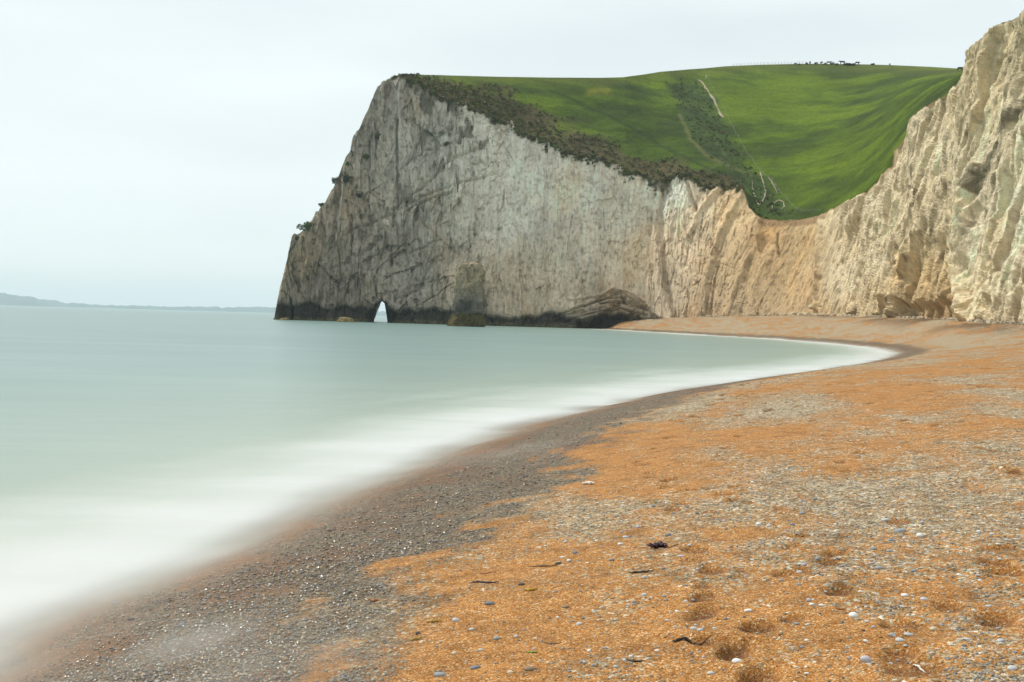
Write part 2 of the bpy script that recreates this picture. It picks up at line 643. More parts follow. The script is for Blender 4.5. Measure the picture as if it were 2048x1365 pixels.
# ------------------------------------------------------------------ footprints (photo positions of the visible dents)
FP = [(1515, 1258, 1.0), (1472, 1305, 1.0), (1520, 1352, 1.1), (1415, 1286, .8), (1402, 1232, .9), (1402, 1199, .9), (1403, 1178, .7), (1425, 1147, .9), (1392, 1123, .7), (1392, 1101, 1.0), (1412, 1025, .6),
      (1365, 1008, .8), (1345, 1019, .8), (1378, 979, .8), (1331, 975, .7), (1336, 963, .9), (1301, 957, .7), (1300, 948, .8), (1288, 931, .8), (1272, 926, .6), (1310, 900, .9), (1338, 876, .9), (1380, 861, .9),
      (1399, 843, 1.2), (1449, 990, .9), (1470, 975, .9), (1470, 1000, .8), (1500, 1005, .7), (1441, 913, .7), (1450, 900, .7), (1480, 875, .8), (1450, 872, .7), (1495, 850, .7), (1530, 835, .8), (1500, 843, .6), (1548, 820, 1.2),
      (1670, 1112, .9), (1660, 1128, .7), (1680, 1185, 1.0), (1720, 1156, .8), (1583, 1095, .7), (1600, 1068, .7), (1690, 938, .8), (1680, 922, .7), (1720, 905, .9), (1735, 893, .7), (1710, 880, .7), (1830, 1338, 1.2), (1992, 1242, 1.1),
      (1815, 1250, .8), (1800, 1310, .9), (1900, 1215, .8), (1780, 1250, .7), (1990, 1128, 1.0), (2010, 1150, .9), (1985, 1098, .8), (2010, 1097, .8), (2030, 940, 1.0), (1990, 900, .8), (1960, 895, .8), (2000, 935, .8), (1920, 850, .8),
      (1570, 1150, .7), (1585, 1240, .6), (1610, 1145, .7), (1560, 1020, .6), (1800, 1040, .8), (1790, 1035, .6), (1650, 870, .7), (1665, 885, .7), (1600, 860, .8), (1625, 845, .7), (1590, 800, .9), (1570, 785, .9), (1620, 780, .9), (1660, 770, 1.0),
      (1700, 765, 1.0), (1730, 770, 1.0), (1700, 812, .8), (1690, 800, .8), (1750, 790, .9), (1815, 773, 1.0), (1880, 800, .9), (1900, 790, .8), (1940, 772, .9), (1880, 830, .8), (1810, 845, .8), (1870, 855, .7), (1960, 775, 1.0), (2010, 765, 1.0)]
FPX_ = np.array(FP)
FPG = pix_ground(FPX_[:, 0], FPX_[:, 1])
FPG_EXTRA = []
for k in range(520):                          # trampled shingle farther along the beach
    yy = 18 + 70 * random.random() ** 1.3
    ss = 3.6 + 14 * random.random() ** 1.6
    j = int(np.argmin(np.abs(SHORE[:, 1] - yy)))
    FPG_EXTRA.append((SHORE[j, 0] + ss * 1.05, yy, random.uniform(1.0, 1.5) if yy < 24 else random.uniform(1.3, 2.3)))
FPALL = [(g[0], g[1], s) for g, s in zip(FPG, FPX_[:, 2])] + FPG_EXTRA
_frng = random.Random(5)
FPALL = [(x, y, s, _frng.uniform(-0.9, 0.9), _frng.uniform(0.034, 0.050)) for x, y, s in FPALL]


def relief(x, y, s, arc, mask=False):
    """dents, hummocks and swash cusps on the shingle"""
    r = np.hypot(x, y)
    land = sst(0.6, 3.5, s)
    h = 0.030 * land * fbm(P3(x * 0.9, y * 0.9, 0 * x), 4, 3) + 0.012 * land * fbm(P3(x * 4.5, y * 4.5, 0 * x), 3, 9)
    h = h + 0.05 * sst(3, 9, s) * fbm(P3(x * 0.35, y * 0.22, 0 * x), 3, 21)
    h = h + 0.0022 * fbm(P3(x * 18, y * 18, 0 * x), 2, 33) * (r < 30)
    fpm = np.zeros(np.shape(x))
    order = np.argsort(y)
    ys = y[order]
    for fx, fy, fs, fa, dep in FPALL:
        R_ = 0.42 * fs + 0.1
        lo, hi = np.searchsorted(ys, (fy - R_, fy + R_))
        if hi <= lo: continue
        ix = order[lo:hi]
        ix = ix[np.abs(x[ix] - fx) < R_]
        if len(ix) == 0: continue
        dx, dy = x[ix] - fx, y[ix] - fy
        ca, sa = math.cos(fa), math.sin(fa)
        u = (dx * ca - dy * sa) / (0.074 * fs + 0.014)
        v = (dx * sa + dy * ca) / (0.112 * fs + 0.014)
        q = np.sqrt(u * u + v * v) + 0.16 * vnoise(P3(x[ix] * 9, y[ix] * 9, 0 * ix), 41)
        dent = -dep * fs * (1 - sst(0.3, 1.15, q)) + 0.26 * dep * fs * np.exp(-((q - 1.45) / 0.4) ** 2)
        h[ix] += dent
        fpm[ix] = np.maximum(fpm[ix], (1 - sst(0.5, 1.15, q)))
    return (h, fpm) if mask else h


def swash_patch(x, y):
    """thin films of milky backwash left on the wet shingle"""
    out_ = np.zeros(np.shape(x))
    for (px, py, rx, ry, am) in SWP:
        u = (x - px) / rx
        v = (y - py) / ry
        out_ = np.maximum(out_, am * np.exp(-(u * u + v * v)))
    return out_


_sw = pix_ground([1010, 940, 1100, 250, 480, 700, 120, 850], [908, 925, 905, 1340, 1330, 1290, 1345, 1340])
_swr = [(1.0, 1.1, .34), (.6, 1.2, .26), (.8, 1.6, .16), (1.5, 1.0, .34), (1.4, .9, .32), (1.2, .8, .26), (1.3, 1.0, .34), (.8, .6, .18)]
SWP = [(g[0], g[1]) + r for g, r in zip(_sw, _swr)]

# ------------------------------------------------------------------ beach
th = np.concatenate([np.radians(np.linspace(-179.9, -76, 26)), np.radians(np.linspace(-72, -30, 70)), np.radians(np.linspace(-29.4, 29.4, 600)), np.radians(np.linspace(30, 76, 70)), np.radians(np.linspace(80, 179.9, 25))])
rr = np.concatenate([np.geomspace(0.25, 3.2, 26), np.geomspace(3.25, 30, 480), np.geomspace(30.2, 75, 290), np.geomspace(76, 440, 100)])
TH, RR = np.meshgrid(th, rr)
bx, by = (RR * np.sin(TH)).ravel(), (RR * np.cos(TH)).ravel()
bz, bs, barc = beach_base(bx, by)
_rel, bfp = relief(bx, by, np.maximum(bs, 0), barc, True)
bz = bz + np.where(bs > -2, _rel, 0)
# colour controls: gravel share, wetness, dark debris
n1 = fbm(P3(bs * 0.55, barc * 0.16, 0 * bs), 5, 51)
n2 = fbm(P3(bx * 0.9, by * 0.55, 0 * bx), 5, 57)
n3 = fbm(P3(bx * 3.2, by * 2.2, 0 * bx), 4, 59)
far = sst(25, 120, RR.ravel())
gravel = 0.31 + 0.66 * n1 + 0.45 * n2 + 0.35 * n3
gravel = gravel + 0.10 * sst(5, 12, RR.ravel()) + 0.30 * sst(16, 90, RR.ravel())
wet_edge = 2.8 + 0.6 * fbm(P3(barc * 0.4, 0 * bs, 0 * bs), 3, 61) + 0.9 * n3
wet = 1 - sst(-0.55, 0.35, bs - wet_edge)
wet = np.maximum(wet, 0.0) * (0.75 + 0.25 * sst(0.2, 1.1, bs + 0.4 * n3))
lag = sst(0.5, 1.3, bs) * (1 - sst(-0.6, 0.25, bs - wet_edge))                        # coarse wet shingle lag
gravel = gravel * (1 - lag) + lag * (0.70 + 0.9 * n2 + 0.5 * n3)
gravel = np.where(bs < 0.6, 0.5 + 0.6 * n3, gravel)
dark = 0.75 * sst(0.05, 0.5, fbm(P3(bx * 0.25, by * 0.12, 0 * bx), 5, 71) + 0.30 * n3 + 0.15) * sst(90, 120, by) * (1 - sst(2.0, 9.0, line_d(bx, by, FOOT_XY)[0]))
dark = np.maximum(dark, 0)
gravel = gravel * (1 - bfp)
wet = np.maximum(wet, np.where(RR.ravel() > 11, 1.0, 0.7) * bfp)                # prints darkened through the wet channel, more strongly farther off
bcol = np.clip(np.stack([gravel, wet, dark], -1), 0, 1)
nr, nc = TH.shape
sq = bs.reshape(nr, nc)
keep = (sq[:-1, :-1] > -9) & (sq[1:, 1:] > -9)
fdist, farc = line_d(bx, by, FOOT_XY)
behind = (poly_sd(bx, by, np.concatenate([FOOT_XY, [(64, -2000), (3000, -2000), (3000, 2500), (75, 2500)]])) < 0) & (fdist > 14)
bh = behind.reshape(nr, nc)
keep &= ~(bh[:-1, :-1] & bh[1:, 1:])
Vb = np.stack([bx, by, bz], -1)
Fb = grid_faces(nr, nc, keep, flip=True)
Vb, Fb, bcol = compact(Vb, Fb, bcol)
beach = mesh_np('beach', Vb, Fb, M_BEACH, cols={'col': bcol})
tag(beach, 'orange shingle beach with grey gravel patches and footprints', kind='structure')

# ------------------------------------------------------------------ sea
th = np.concatenate([np.radians(np.linspace(-179.9, -40, 90)), np.radians(np.linspace(-39.4, 29.5, 300)), np.radians(np.linspace(31, 60, 20))])
rr = np.concatenate([np.geomspace(2.5, 60, 230), np.geomspace(62, 400, 110), np.geomspace(420, 12000, 60)])
TH, RR = np.meshgrid(th, rr)
sx, sy = (RR * np.sin(TH)).ravel(), (RR * np.cos(TH)).ravel()
zb, ss, sarc = beach_base(sx, sy)
zs = np.maximum(0.0, np.where(ss > -0.3, zb + 0.022 + 0.004 * sst(0, 0.6, ss), 0.0))
_ms = (ss > 0.0) & (RR.ravel() < 70)
_rl = np.zeros(len(ss))
_rl[_ms] = relief(sx[_ms].copy(), sy[_ms].copy(), ss[_ms], sarc[_ms])
zs = zs + _rl
n1 = fbm(P3(sarc * 0.25, ss * 0.9, 0 * ss), 4, 81)
n2 = fbm(P3(sarc * 0.07, ss * 0.25, 0 * ss), 3, 83)
foam = 1 - sst(-2.4, 4.6, -ss - 2.2 + 1.8 * n2 + 1.0 * n1)
streak = fbm(P3(sx * 0.05, sy * 0.35, 0 * ss), 4, 87)
foam = np.clip(foam * (0.94 + 0.25 * streak), 0, 1)
shallow = np.exp(-np.maximum(-ss - 2, 0) / 9.5)
edge = ss + 0.45 * fbm(P3(sarc * 0.5, 0 * ss, 0 * ss), 3, 91) + 0.3 * n1
cover = 1 - sst(-0.9, 1.05, edge)
patch = swash_patch(sx, sy) * (0.75 + 1.1 * fbm(P3(sx * 1.6, sy * 0.9, 0 * sx), 4, 93))
cover = np.clip(np.maximum(cover, patch * sst(3.2, 2.0, ss)), 0, 1)
foam = np.where(ss > -0.5, np.maximum(foam, 0.9), foam)
nr, nc = TH.shape
c2 = cover.reshape(nr, nc)
keep = (c2[:-1, :-1] > 0.004) | (c2[1:, 1:] > 0.004)
Vs = np.stack([sx, sy, zs], -1)
Fs = grid_faces(nr, nc, keep, flip=True)
Vs, Fs, foam, shallow, cover = compact(Vs, Fs, foam, shallow, cover)
sea = mesh_np('sea', Vs, Fs, M_SEA, floats={'foam': foam, 'shallow': shallow, 'cover': cover})
tag(sea, 'calm milky green sea with white foam along the shingle', kind='structure')

# ------------------------------------------------------------------ cliffs: headland and the bay cliff to the right
TOP_C = [(545, 641), (549, 636), (551, 622), (554, 606), (560, 576), (566, 556), (572, 530), (580, 492), (584, 474), (590, 469), (600, 464), (616, 456), (628, 432), (640, 414), (655, 396), (668, 372), (678, 350), (690, 322), (701, 301), (706, 276),
         (722, 250), (735, 222), (742, 204), (755, 175), (768, 160), (785, 162), (798, 152), (820, 158), (850, 176), (880, 192), (920, 206), (960, 226), (1000, 240), (1022, 246), (1042, 270), (1060, 272), (1100, 284), (1130, 302), (1160, 312), (1200, 318),
         (1232, 327), (1255, 346), (1290, 352), (1312, 368), (1332, 355), (1350, 346), (1370, 350), (1400, 370), (1440, 374), (1470, 376), (1488, 381), (1496, 412), (1510, 428), (1525, 438), (1560, 441), (1600, 440), (1640, 432), (1660, 420), (1690, 408),
         (1720, 395), (1745, 376), (1762, 352), (1784, 330), (1788, 300), (1800, 288), (1818, 262), (1826, 235), (1850, 215), (1890, 190), (1915, 170), (1925, 155), (1930, 126), (1940, 106), (1960, 86), (1990, 60), (2020, 40), (2048, 22), (2150, -50), (2300, -120), (2700, -330), (3300, -600)]
TOPc = np.array(TOP_C, float)
top_s = lambda p: np.interp(p, TOPc[:, 0], TOPc[:, 1])
fine = np.arange(545.0, 2900, 0.25)
ty = top_s(fine)
wgt = np.sqrt(1 + (0.45 * np.gradient(ty, fine)) ** 2)
wgt = wgt * np.where(fine < 1500, 1.0, np.where(fine < 2100, 1.05, 0.25))
cum = np.concatenate([[0], np.cumsum(wgt[:-1])])
NC = 1320
cpx = np.interp(np.linspace(0, cum[-1], NC), cum, fine)
rag = 5.0 * vnoise(P3(cpx * 0.16, 0 * cpx, 0 * cpx), 5) + 1.3 * vnoise(P3(cpx * 0.38, 0 * cpx, 0 * cpx), 6)
rag += 1.6 * _hash(np.floor(cpx / 7 + vnoise(P3(cpx * 0.1, 0 * cpx, 0 * cpx), 8)).astype(np.int64), np.zeros(NC, np.int64), np.zeros(NC, np.int64), 9)
rag *= np.where((cpx > 820) & (cpx < 1490), 1.0, np.where((cpx > 1500) & (cpx < 1665), 0.15, 0.6)) * sst(548, 575, cpx)
ctop = top_s(cpx) + rag
KB = ctrl([(545, .10), (760, .13), (1000, .20), (1250, .22), (1350, .30), (1450, .48), (1560, .52), (1660, .45), (1760, .42), (3300, .42)])
NANG = ctrl([(545, 0), (1200, 2), (1300, 10), (1400, 28), (1500, 48), (1600, 62), (1680, 72), (3300, 76)])   # degrees the inward normal turns towards +X
NR = 250
vv = np.linspace(0, 1, NR) ** 0.93
fy, fD = foot_y(cpx), foot_D(cpx)
fy_low = fy + 3.0 * FPX / fD
PXg = np.repeat(cpx[None], NR, 0)
PYg = fy_low[None] + (ctop - fy_low)[None] * vv[:, None]
cfo, mfo = ray(cpx, fy)
FXp, FYp, FZp = cfo * fD, fD, CAMH + mfo * fD
na = np.radians(NANG(cpx))
nx, ny = np.sin(na), np.cos(na)
k = KB(cpx)
cg, mg = ray(PXg, PYg)
Yg = ((nx * FXp + ny * FYp + k * (CAMH - FZp))[None]) / (nx[None] * cg + ny[None] - k[None] * mg)
Pg = np.stack([cg * Yg, Yg, CAMH + mg * Yg], -1)
X, Y, Z = Pg[..., 0], Pg[..., 1], Pg[..., 2]
sh = Pg.shape[:2]
PXf, PYf = PXg, PYg
inw = np.zeros(sh)                                            # displacement into the rock (m)
rightw = sst(1380, 1640, PXf)
leftw = 1 - rightw
_fl = at(FOOT_C[:, 0], FOOT_C[:, 1], FOOT_C[:, 2])[:, :2]
_fl = chaikin(np.concatenate([[_fl[0] + (_fl[0] - _fl[1])], _fl]), 3)
_af = np.concatenate([[0], np.cumsum(np.hypot(np.diff(FXp), np.diff(FYp)))])
along = _af[None] + (X - FXp[None]) * np.cos(na)[None] - (Y - FYp[None]) * np.sin(na)[None]
# headland: fluting, lumps, dipping joints
warp = 1.5 * fbm(P3(along * 0.05, Z * 0.05, 0 * Z), 3, 101)
fl = ridged(P3((along + warp) * 0.42, Z * 0.025, 0 * Z), 3, 103)
wx = along + 1.2 * fbm(P3(along * 0.12, Z * 0.12, 0 * Z), 3, 102)
wz = Z + 2.0 * fbm(P3(along * 0.1, Z * 0.1, 0 * Z + 3), 3, 106)
inw += leftw * (-0.35 * fl)
inw += leftw * 1.3 * fbm(P3(along * 0.06, Z * 0.04, Y * 0.02), 3, 107)
hw = 1 - 0.6 * sst(880, 1080, PXf)
inw += leftw * hw * facets(wx, wz + 0.4 * along, 7.5, 22, 0.75, 0.16, 1103)
inw += leftw * hw * facets(wx, wz, 2.2, 13, 0.42, 0.30, 1113)
inw += leftw * hw * facets(wx, wz + 0.5 * along, 1.6, 2.6, 0.24, 0.25, 1123)
inw += leftw * facets(wx, wz, 0.75, 3.5, 0.14, 0.30, 1133)
pits = sst(0.55, 0.75, vnoise(P3(along * 0.55, Z * 0.4, 0 * Z), 108)) * sst(-0.1, 0.4, fbm(P3(along * 0.03, Z * 0.03, 0 * Z), 2, 110))
inw += leftw * 1.2 * pits * hw
q = Z * 0.86 - 0.52 * along + 6 * fbm(P3(along * 0.035, Z * 0.035, 0 * Z), 3, 113)
q = q + 1.6 * fbm(P3(along * 0.2, Z * 0.2, 0 * Z), 3, 115)
jt = np.abs(vnoise(P3(q * 0.22, along * 0.06, 0 * Z), 117))
jm = sst(0.0, 0.35, fbm(P3(along * 0.09, Z * 0.09, 0 * Z + 5), 4, 119)) * (1 - sst(940, 1060, PXf))
inw += leftw * 1.0 * (1 - sst(0.0, 0.09, jt)) * jm
# right cliff: leaning strata and blocky buttresses
lean = along - 0.45 * Z
rb = rightw * sst(1620, 1740, PXf)
wl_ = lean + 1.5 * fbm(P3(along * 0.1, Z * 0.1, Y * 0.05), 3, 132)
wz2 = Z + 1.5 * fbm(P3(along * 0.12, Z * 0.12, Y * 0.05 + 4), 3, 134)
inw += rb * (1.0 * fbm(P3(lean * 0.05, Z * 0.014, 0 * Z), 2, 131) + soft_facets(wl_, wz2, 8.5, 26, 0.9, 0.2, 1203, 16) + soft_facets(wl_, wz2, 3.4, 9.0, 0.36, 0.26, 1213, 14))
inw += rb * (soft_facets(wl_, wz2 - 0.3 * along, 1.5, 3.0, 0.24, 0.34, 1223, 10) + 0.36 * fbm(P3(along * 1.1, Z * 1.0, Y * 0.3), 4, 1233, 0.65))
inw += rightw * (1 - 0.7 * rb) * (-0.22) * ridged(P3(along * 0.2 - 0.05 * Z, Z * 0.03, 0 * Z), 3, 133)
inw += rightw * (1 - rb) * (soft_facets(wl_, wz2, 2.6, 9, 0.14, 0.12, 1243) + soft_facets(wl_, wz2, 1.2, 2.4, 0.08, 0.16, 1253, 8))
inw += rightw * 0.25 * fbm(P3(along * 0.9, Z * 0.6, Y * 0.2), 4, 139, 0.6)
inw += rb * 0.7 * sst(0.55, 0.75, vnoise(P3(lean * 0.45, Z * 0.22, Y * 0.1), 149))


def groove(pl, wpx, dep, soft=1.0):
    global inw
    pl = np.array(pl, float)
    x0, y0 = pl.min(0) - 4 * wpx
    x1, y1 = pl.max(0) + 4 * wpx
    c0, c1 = np.searchsorted(cpx, (x0, x1))
    if c1 <= c0: return
    sl = (slice(None), slice(c0, c1))
    jit = 2.2 * vnoise(P3(PXf[sl] * 0.08, PYf[sl] * 0.08, 0 * PXf[sl]), 151)
    d, t = line_d(PXf[sl] + jit, PYf[sl], pl)
    inw[sl] += dep * np.exp(-(d / wpx) ** 2 * soft)


def dent(poly, dep, soft, grow_down=0.0):
    global inw
    poly = np.array(poly, float)
    x0, x1 = poly[:, 0].min() - 3 * soft, poly[:, 0].max() + 3 * soft
    c0, c1 = np.searchsorted(cpx, (x0, x1))
    sl = (slice(None), slice(c0, c1))
    jit = 9 * fbm(P3(PXf[sl] * 0.045, PYf[sl] * 0.06, 0 * PXf[sl]), 4, 161)
    sdv = poly_sd(PXf[sl], PYf[sl], poly) + jit
    inw[sl] += dep * sst(soft, -soft, sdv)


for g in [
    ([(797, 165), (799, 260), (796, 330)], 3.0, -0.8), ([(795, 240), (794, 330), (795, 418)], 3.0, 1.8), ([(785, 420), (840, 380), (900, 322), (960, 300)], 3.0, 1.1), ([(800, 340), (850, 300), (905, 290)], 2.5, 0.9),
    ([(790, 430), (830, 395), (880, 380), (930, 365), (990, 350)], 2.5, 0.9), ([(815, 420), (850, 400), (905, 385)], 2.5, 1.0), ([(690, 330), (683, 420), (676, 470)], 3.0, -1.3), ([(678, 350), (672, 470), (648, 520)], 3.5, 1.0),
    ([(741, 280), (738, 380), (741, 460)], 2.5, 0.9), ([(744, 280), (742, 420)], 2.0, -0.7), ([(700, 460), (740, 450), (790, 425)], 2.5, 0.8), ([(703, 430), (706, 490), (704, 510)], 2.0, 0.9), ([(785, 420), (782, 520), (780, 600)], 2.5, 0.6),
    ([(640, 420), (655, 520), (640, 600)], 4.0, 1.0), ([(625, 440), (618, 520), (605, 560)], 4.0, -0.9), ([(583, 600), (584, 640)], 2.2, 4.0), ([(870, 200), (872, 300)], 2.5, 0.5), ([(975, 260), (974, 330)], 2.0, 0.9), ([(1056, 270), (1058, 330)], 2.5, -0.7),
    ([(1100, 290), (1104, 400)], 2.0, -0.5), ([(1205, 320), (1210, 460)], 2.0, 0.6), ([(1310, 370), (1300, 470)], 3.0, 0.8), ([(870, 520), (835, 580), (790, 600)], 3.0, 0.8), ([(880, 480), (820, 505)], 2.5, 0.8), ([(820, 420), (870, 470), (920, 510)], 2.0, 0.4),
    ([(1340, 345), (1320, 420), (1330, 560), (1350, 630)], 7.0, 2.2), ([(1370, 350), (1385, 400), (1392, 420)], 4.0, 1.6), ([(1440, 375), (1400, 420), (1380, 470)], 6.0, -1.4), ([(1490, 385), (1440, 470), (1412, 560), (1408, 630)], 8.0, -1.8),
    ([(1530, 470), (1490, 530), (1455, 630)], 7.0, -1.2), ([(1500, 530), (1480, 632)], 6.0, 0.8), ([(1545, 500), (1520, 560), (1505, 632)], 6.0, -0.8), ([(1525, 440), (1522, 500)], 4.0, -1.6), ([(1645, 432), (1638, 520), (1633, 620)], 4.0, -1.6), ([(1557, 470), (1556, 510)], 2.0, 1.0),
    ([(1905, 640), (1900, 540), (1925, 470), (1925, 380)], 6.0, 3.5), ([(1935, 640), (1915, 540), (1940, 440), (1960, 340)], 9.0, -2.6), ([(1795, 640), (1812, 540), (1850, 460), (1890, 360)], 9.0, -2.2), ([(1778, 636), (1780, 560), (1800, 500)], 6.0, 1.6),
    ([(1108, 633), (1165, 613), (1215, 594), (1250, 592)], 1.8, 1.6), ([(1130, 640), (1190, 624), (1240, 613), (1292, 624)], 1.8, 1.6), ([(1200, 606), (1235, 600), (1270, 604), (1300, 616)], 1.8, 1.5), ([(1225, 578), (1258, 584), (1290, 602)], 2.2, -1.2), ([(1140, 600), (1200, 590), (1230, 574)], 3.0, -0.8),
    ([(2000, 160), (2048, 60)], 9.0, 1.4), ([(1640, 560), (1680, 480), (1720, 410)], 5.0, 0.8), ([(1700, 600), (1740, 500), (1790, 380)], 5.0, 0.9), ([(1930, 130), (2048, 90)], 4.0, 0.4)]:
    groove(*g)
# caves and wave-cut hollows
dent([(1180, 640), (1215, 614), (1250, 603), (1290, 612), (1322, 640), (1322, 670), (1180, 670)], 2.6, 2)
dent([(1195, 600), (1225, 582), (1255, 596), (1240, 606), (1205, 610)], 0.9, 2)
dent([(1150, 640), (1200, 628), (1262, 622), (1318, 640), (1318, 670), (1150, 670)], 5.0, 2)
dent([(1110, 640), (1150, 622), (1200, 612), (1240, 606), (1230, 614), (1180, 626), (1130, 640)], 1.6, 3)
dent([(1228, 578), (1262, 590), (1286, 606), (1262, 600), (1226, 586)], 1.5, 3)
dent([(1792, 640), (1800, 606), (1830, 598), (1890, 600), (1903, 620), (1903, 660), (1792, 660)], 2.2, 6)
dent([(1795, 640), (1812, 560), (1850, 490), (1905, 440), (1912, 540), (1903, 660)], 1.0, 12)
dent([(1742, 640), (1762, 606), (1776, 590), (1777, 655), (1742, 655)], 3.0, 4)
dent([(1680, 634), (1700, 610), (1712, 622), (1708, 650), (1680, 650)], 1.8, 4)
dent([(1955, 560), (1965, 510), (1985, 490), (2000, 540), (1960, 575)], 0.9, 9)
dent([(1960, 640), (1970, 610), (1985, 600), (1990, 660), (1960, 660)], 1.4, 5)
cm = sst(3, -6, poly_sd(PXf, PYf, [(1085, 650), (1120, 628), (1160, 612), (1195, 590), (1225, 576), (1262, 588), (1300, 612), (1330, 640), (1330, 670), (1085, 670)]))
inw += cm * (0.22 * facets(along, Z * 1.0 - 0.25 * along, 6.0, 1.5, 1.0, 0.2, 1303) + 0.12 * facets(along, Z - 0.3 * along, 2.0, 0.8, 0.6, 0.3, 1313))
# wave-cut notch along the foot of the headland
nh = np.interp(PXf, [545, 620, 700, 800, 900, 1000, 1180, 1230], [4.6, 5.2, 4.6, 4.2, 4.4, 3.4, 3.6, 4.6]) + 2.2 * fbm(P3(along * 0.16, 0 * Z, 0 * Z), 5, 171, 0.6)
notch = sst(0.7, -0.7, Z - nh) * (1 - sst(1215, 1300, PXf)) * sst(549, 570, PXf)
inw += 1.7 * notch
foot_rock = sst(1.6, 0.2, Z) * (1 - sst(1215, 1300, PXf))
inw += -1.1 * foot_rock * (0.6 + 0.6 * fbm(P3(along * 0.3, Z * 0.5, 0 * Z), 3, 173))
# keep the seaward outline where the photograph has it
inw *= (0.4 + 0.6 * sst(0, 12, (PYf - ctop[None]))) * (0.3 + 0.7 * sst(548, 566, PXf))
nrm = np.stack([np.broadcast_to(nx, sh), np.broadcast_to(ny, sh), np.broadcast_to(-k, sh)], -1)
nrm /= np.linalg.norm(nrm, axis=-1, keepdims=True)
Pd = Pg + nrm * inw[..., None]

# --- rock colours
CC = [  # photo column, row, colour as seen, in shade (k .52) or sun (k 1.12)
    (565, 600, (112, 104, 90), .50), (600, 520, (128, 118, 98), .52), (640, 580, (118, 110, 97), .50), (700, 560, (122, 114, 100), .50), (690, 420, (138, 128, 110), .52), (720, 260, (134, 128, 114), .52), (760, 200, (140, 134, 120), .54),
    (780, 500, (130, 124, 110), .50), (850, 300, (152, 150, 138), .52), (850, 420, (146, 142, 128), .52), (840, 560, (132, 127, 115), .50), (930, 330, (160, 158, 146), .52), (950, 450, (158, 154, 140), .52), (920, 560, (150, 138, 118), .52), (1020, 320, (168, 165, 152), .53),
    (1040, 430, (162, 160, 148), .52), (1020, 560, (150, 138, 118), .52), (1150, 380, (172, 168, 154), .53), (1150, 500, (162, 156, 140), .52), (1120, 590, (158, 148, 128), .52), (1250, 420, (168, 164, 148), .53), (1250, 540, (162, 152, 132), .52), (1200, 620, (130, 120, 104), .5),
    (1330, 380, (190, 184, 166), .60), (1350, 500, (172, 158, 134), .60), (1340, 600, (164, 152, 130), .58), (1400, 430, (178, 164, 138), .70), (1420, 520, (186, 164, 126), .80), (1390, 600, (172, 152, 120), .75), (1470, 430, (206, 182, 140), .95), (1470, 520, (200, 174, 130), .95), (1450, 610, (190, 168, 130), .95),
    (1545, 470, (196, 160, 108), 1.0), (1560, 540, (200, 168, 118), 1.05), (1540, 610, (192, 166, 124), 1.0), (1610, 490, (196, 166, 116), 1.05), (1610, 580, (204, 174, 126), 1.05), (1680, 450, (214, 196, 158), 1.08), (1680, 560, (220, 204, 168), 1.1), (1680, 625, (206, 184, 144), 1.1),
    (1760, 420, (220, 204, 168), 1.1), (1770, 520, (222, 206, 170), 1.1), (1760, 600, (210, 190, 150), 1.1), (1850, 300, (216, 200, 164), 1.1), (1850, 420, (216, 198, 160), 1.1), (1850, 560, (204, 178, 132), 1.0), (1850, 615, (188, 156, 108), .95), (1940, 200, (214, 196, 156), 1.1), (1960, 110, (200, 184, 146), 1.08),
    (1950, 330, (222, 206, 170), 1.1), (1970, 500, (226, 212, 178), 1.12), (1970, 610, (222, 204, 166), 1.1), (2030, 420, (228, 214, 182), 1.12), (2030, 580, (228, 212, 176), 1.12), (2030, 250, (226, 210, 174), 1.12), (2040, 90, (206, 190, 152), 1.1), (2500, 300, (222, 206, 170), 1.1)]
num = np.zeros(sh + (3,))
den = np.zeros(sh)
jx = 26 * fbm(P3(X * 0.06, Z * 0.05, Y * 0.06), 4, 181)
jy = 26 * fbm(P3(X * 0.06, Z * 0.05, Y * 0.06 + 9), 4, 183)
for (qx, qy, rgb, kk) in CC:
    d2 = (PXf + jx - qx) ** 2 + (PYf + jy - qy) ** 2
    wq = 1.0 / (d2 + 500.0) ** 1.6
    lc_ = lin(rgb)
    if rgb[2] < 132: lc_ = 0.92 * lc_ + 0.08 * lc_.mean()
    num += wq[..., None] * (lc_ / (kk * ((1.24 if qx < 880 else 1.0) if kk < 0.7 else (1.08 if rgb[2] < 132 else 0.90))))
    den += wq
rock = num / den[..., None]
rock *= leftw[..., None] * np.array([1.06, 1.02, 1.04]) + rightw[..., None] * np.array([1.03, 1.03, 1.10])
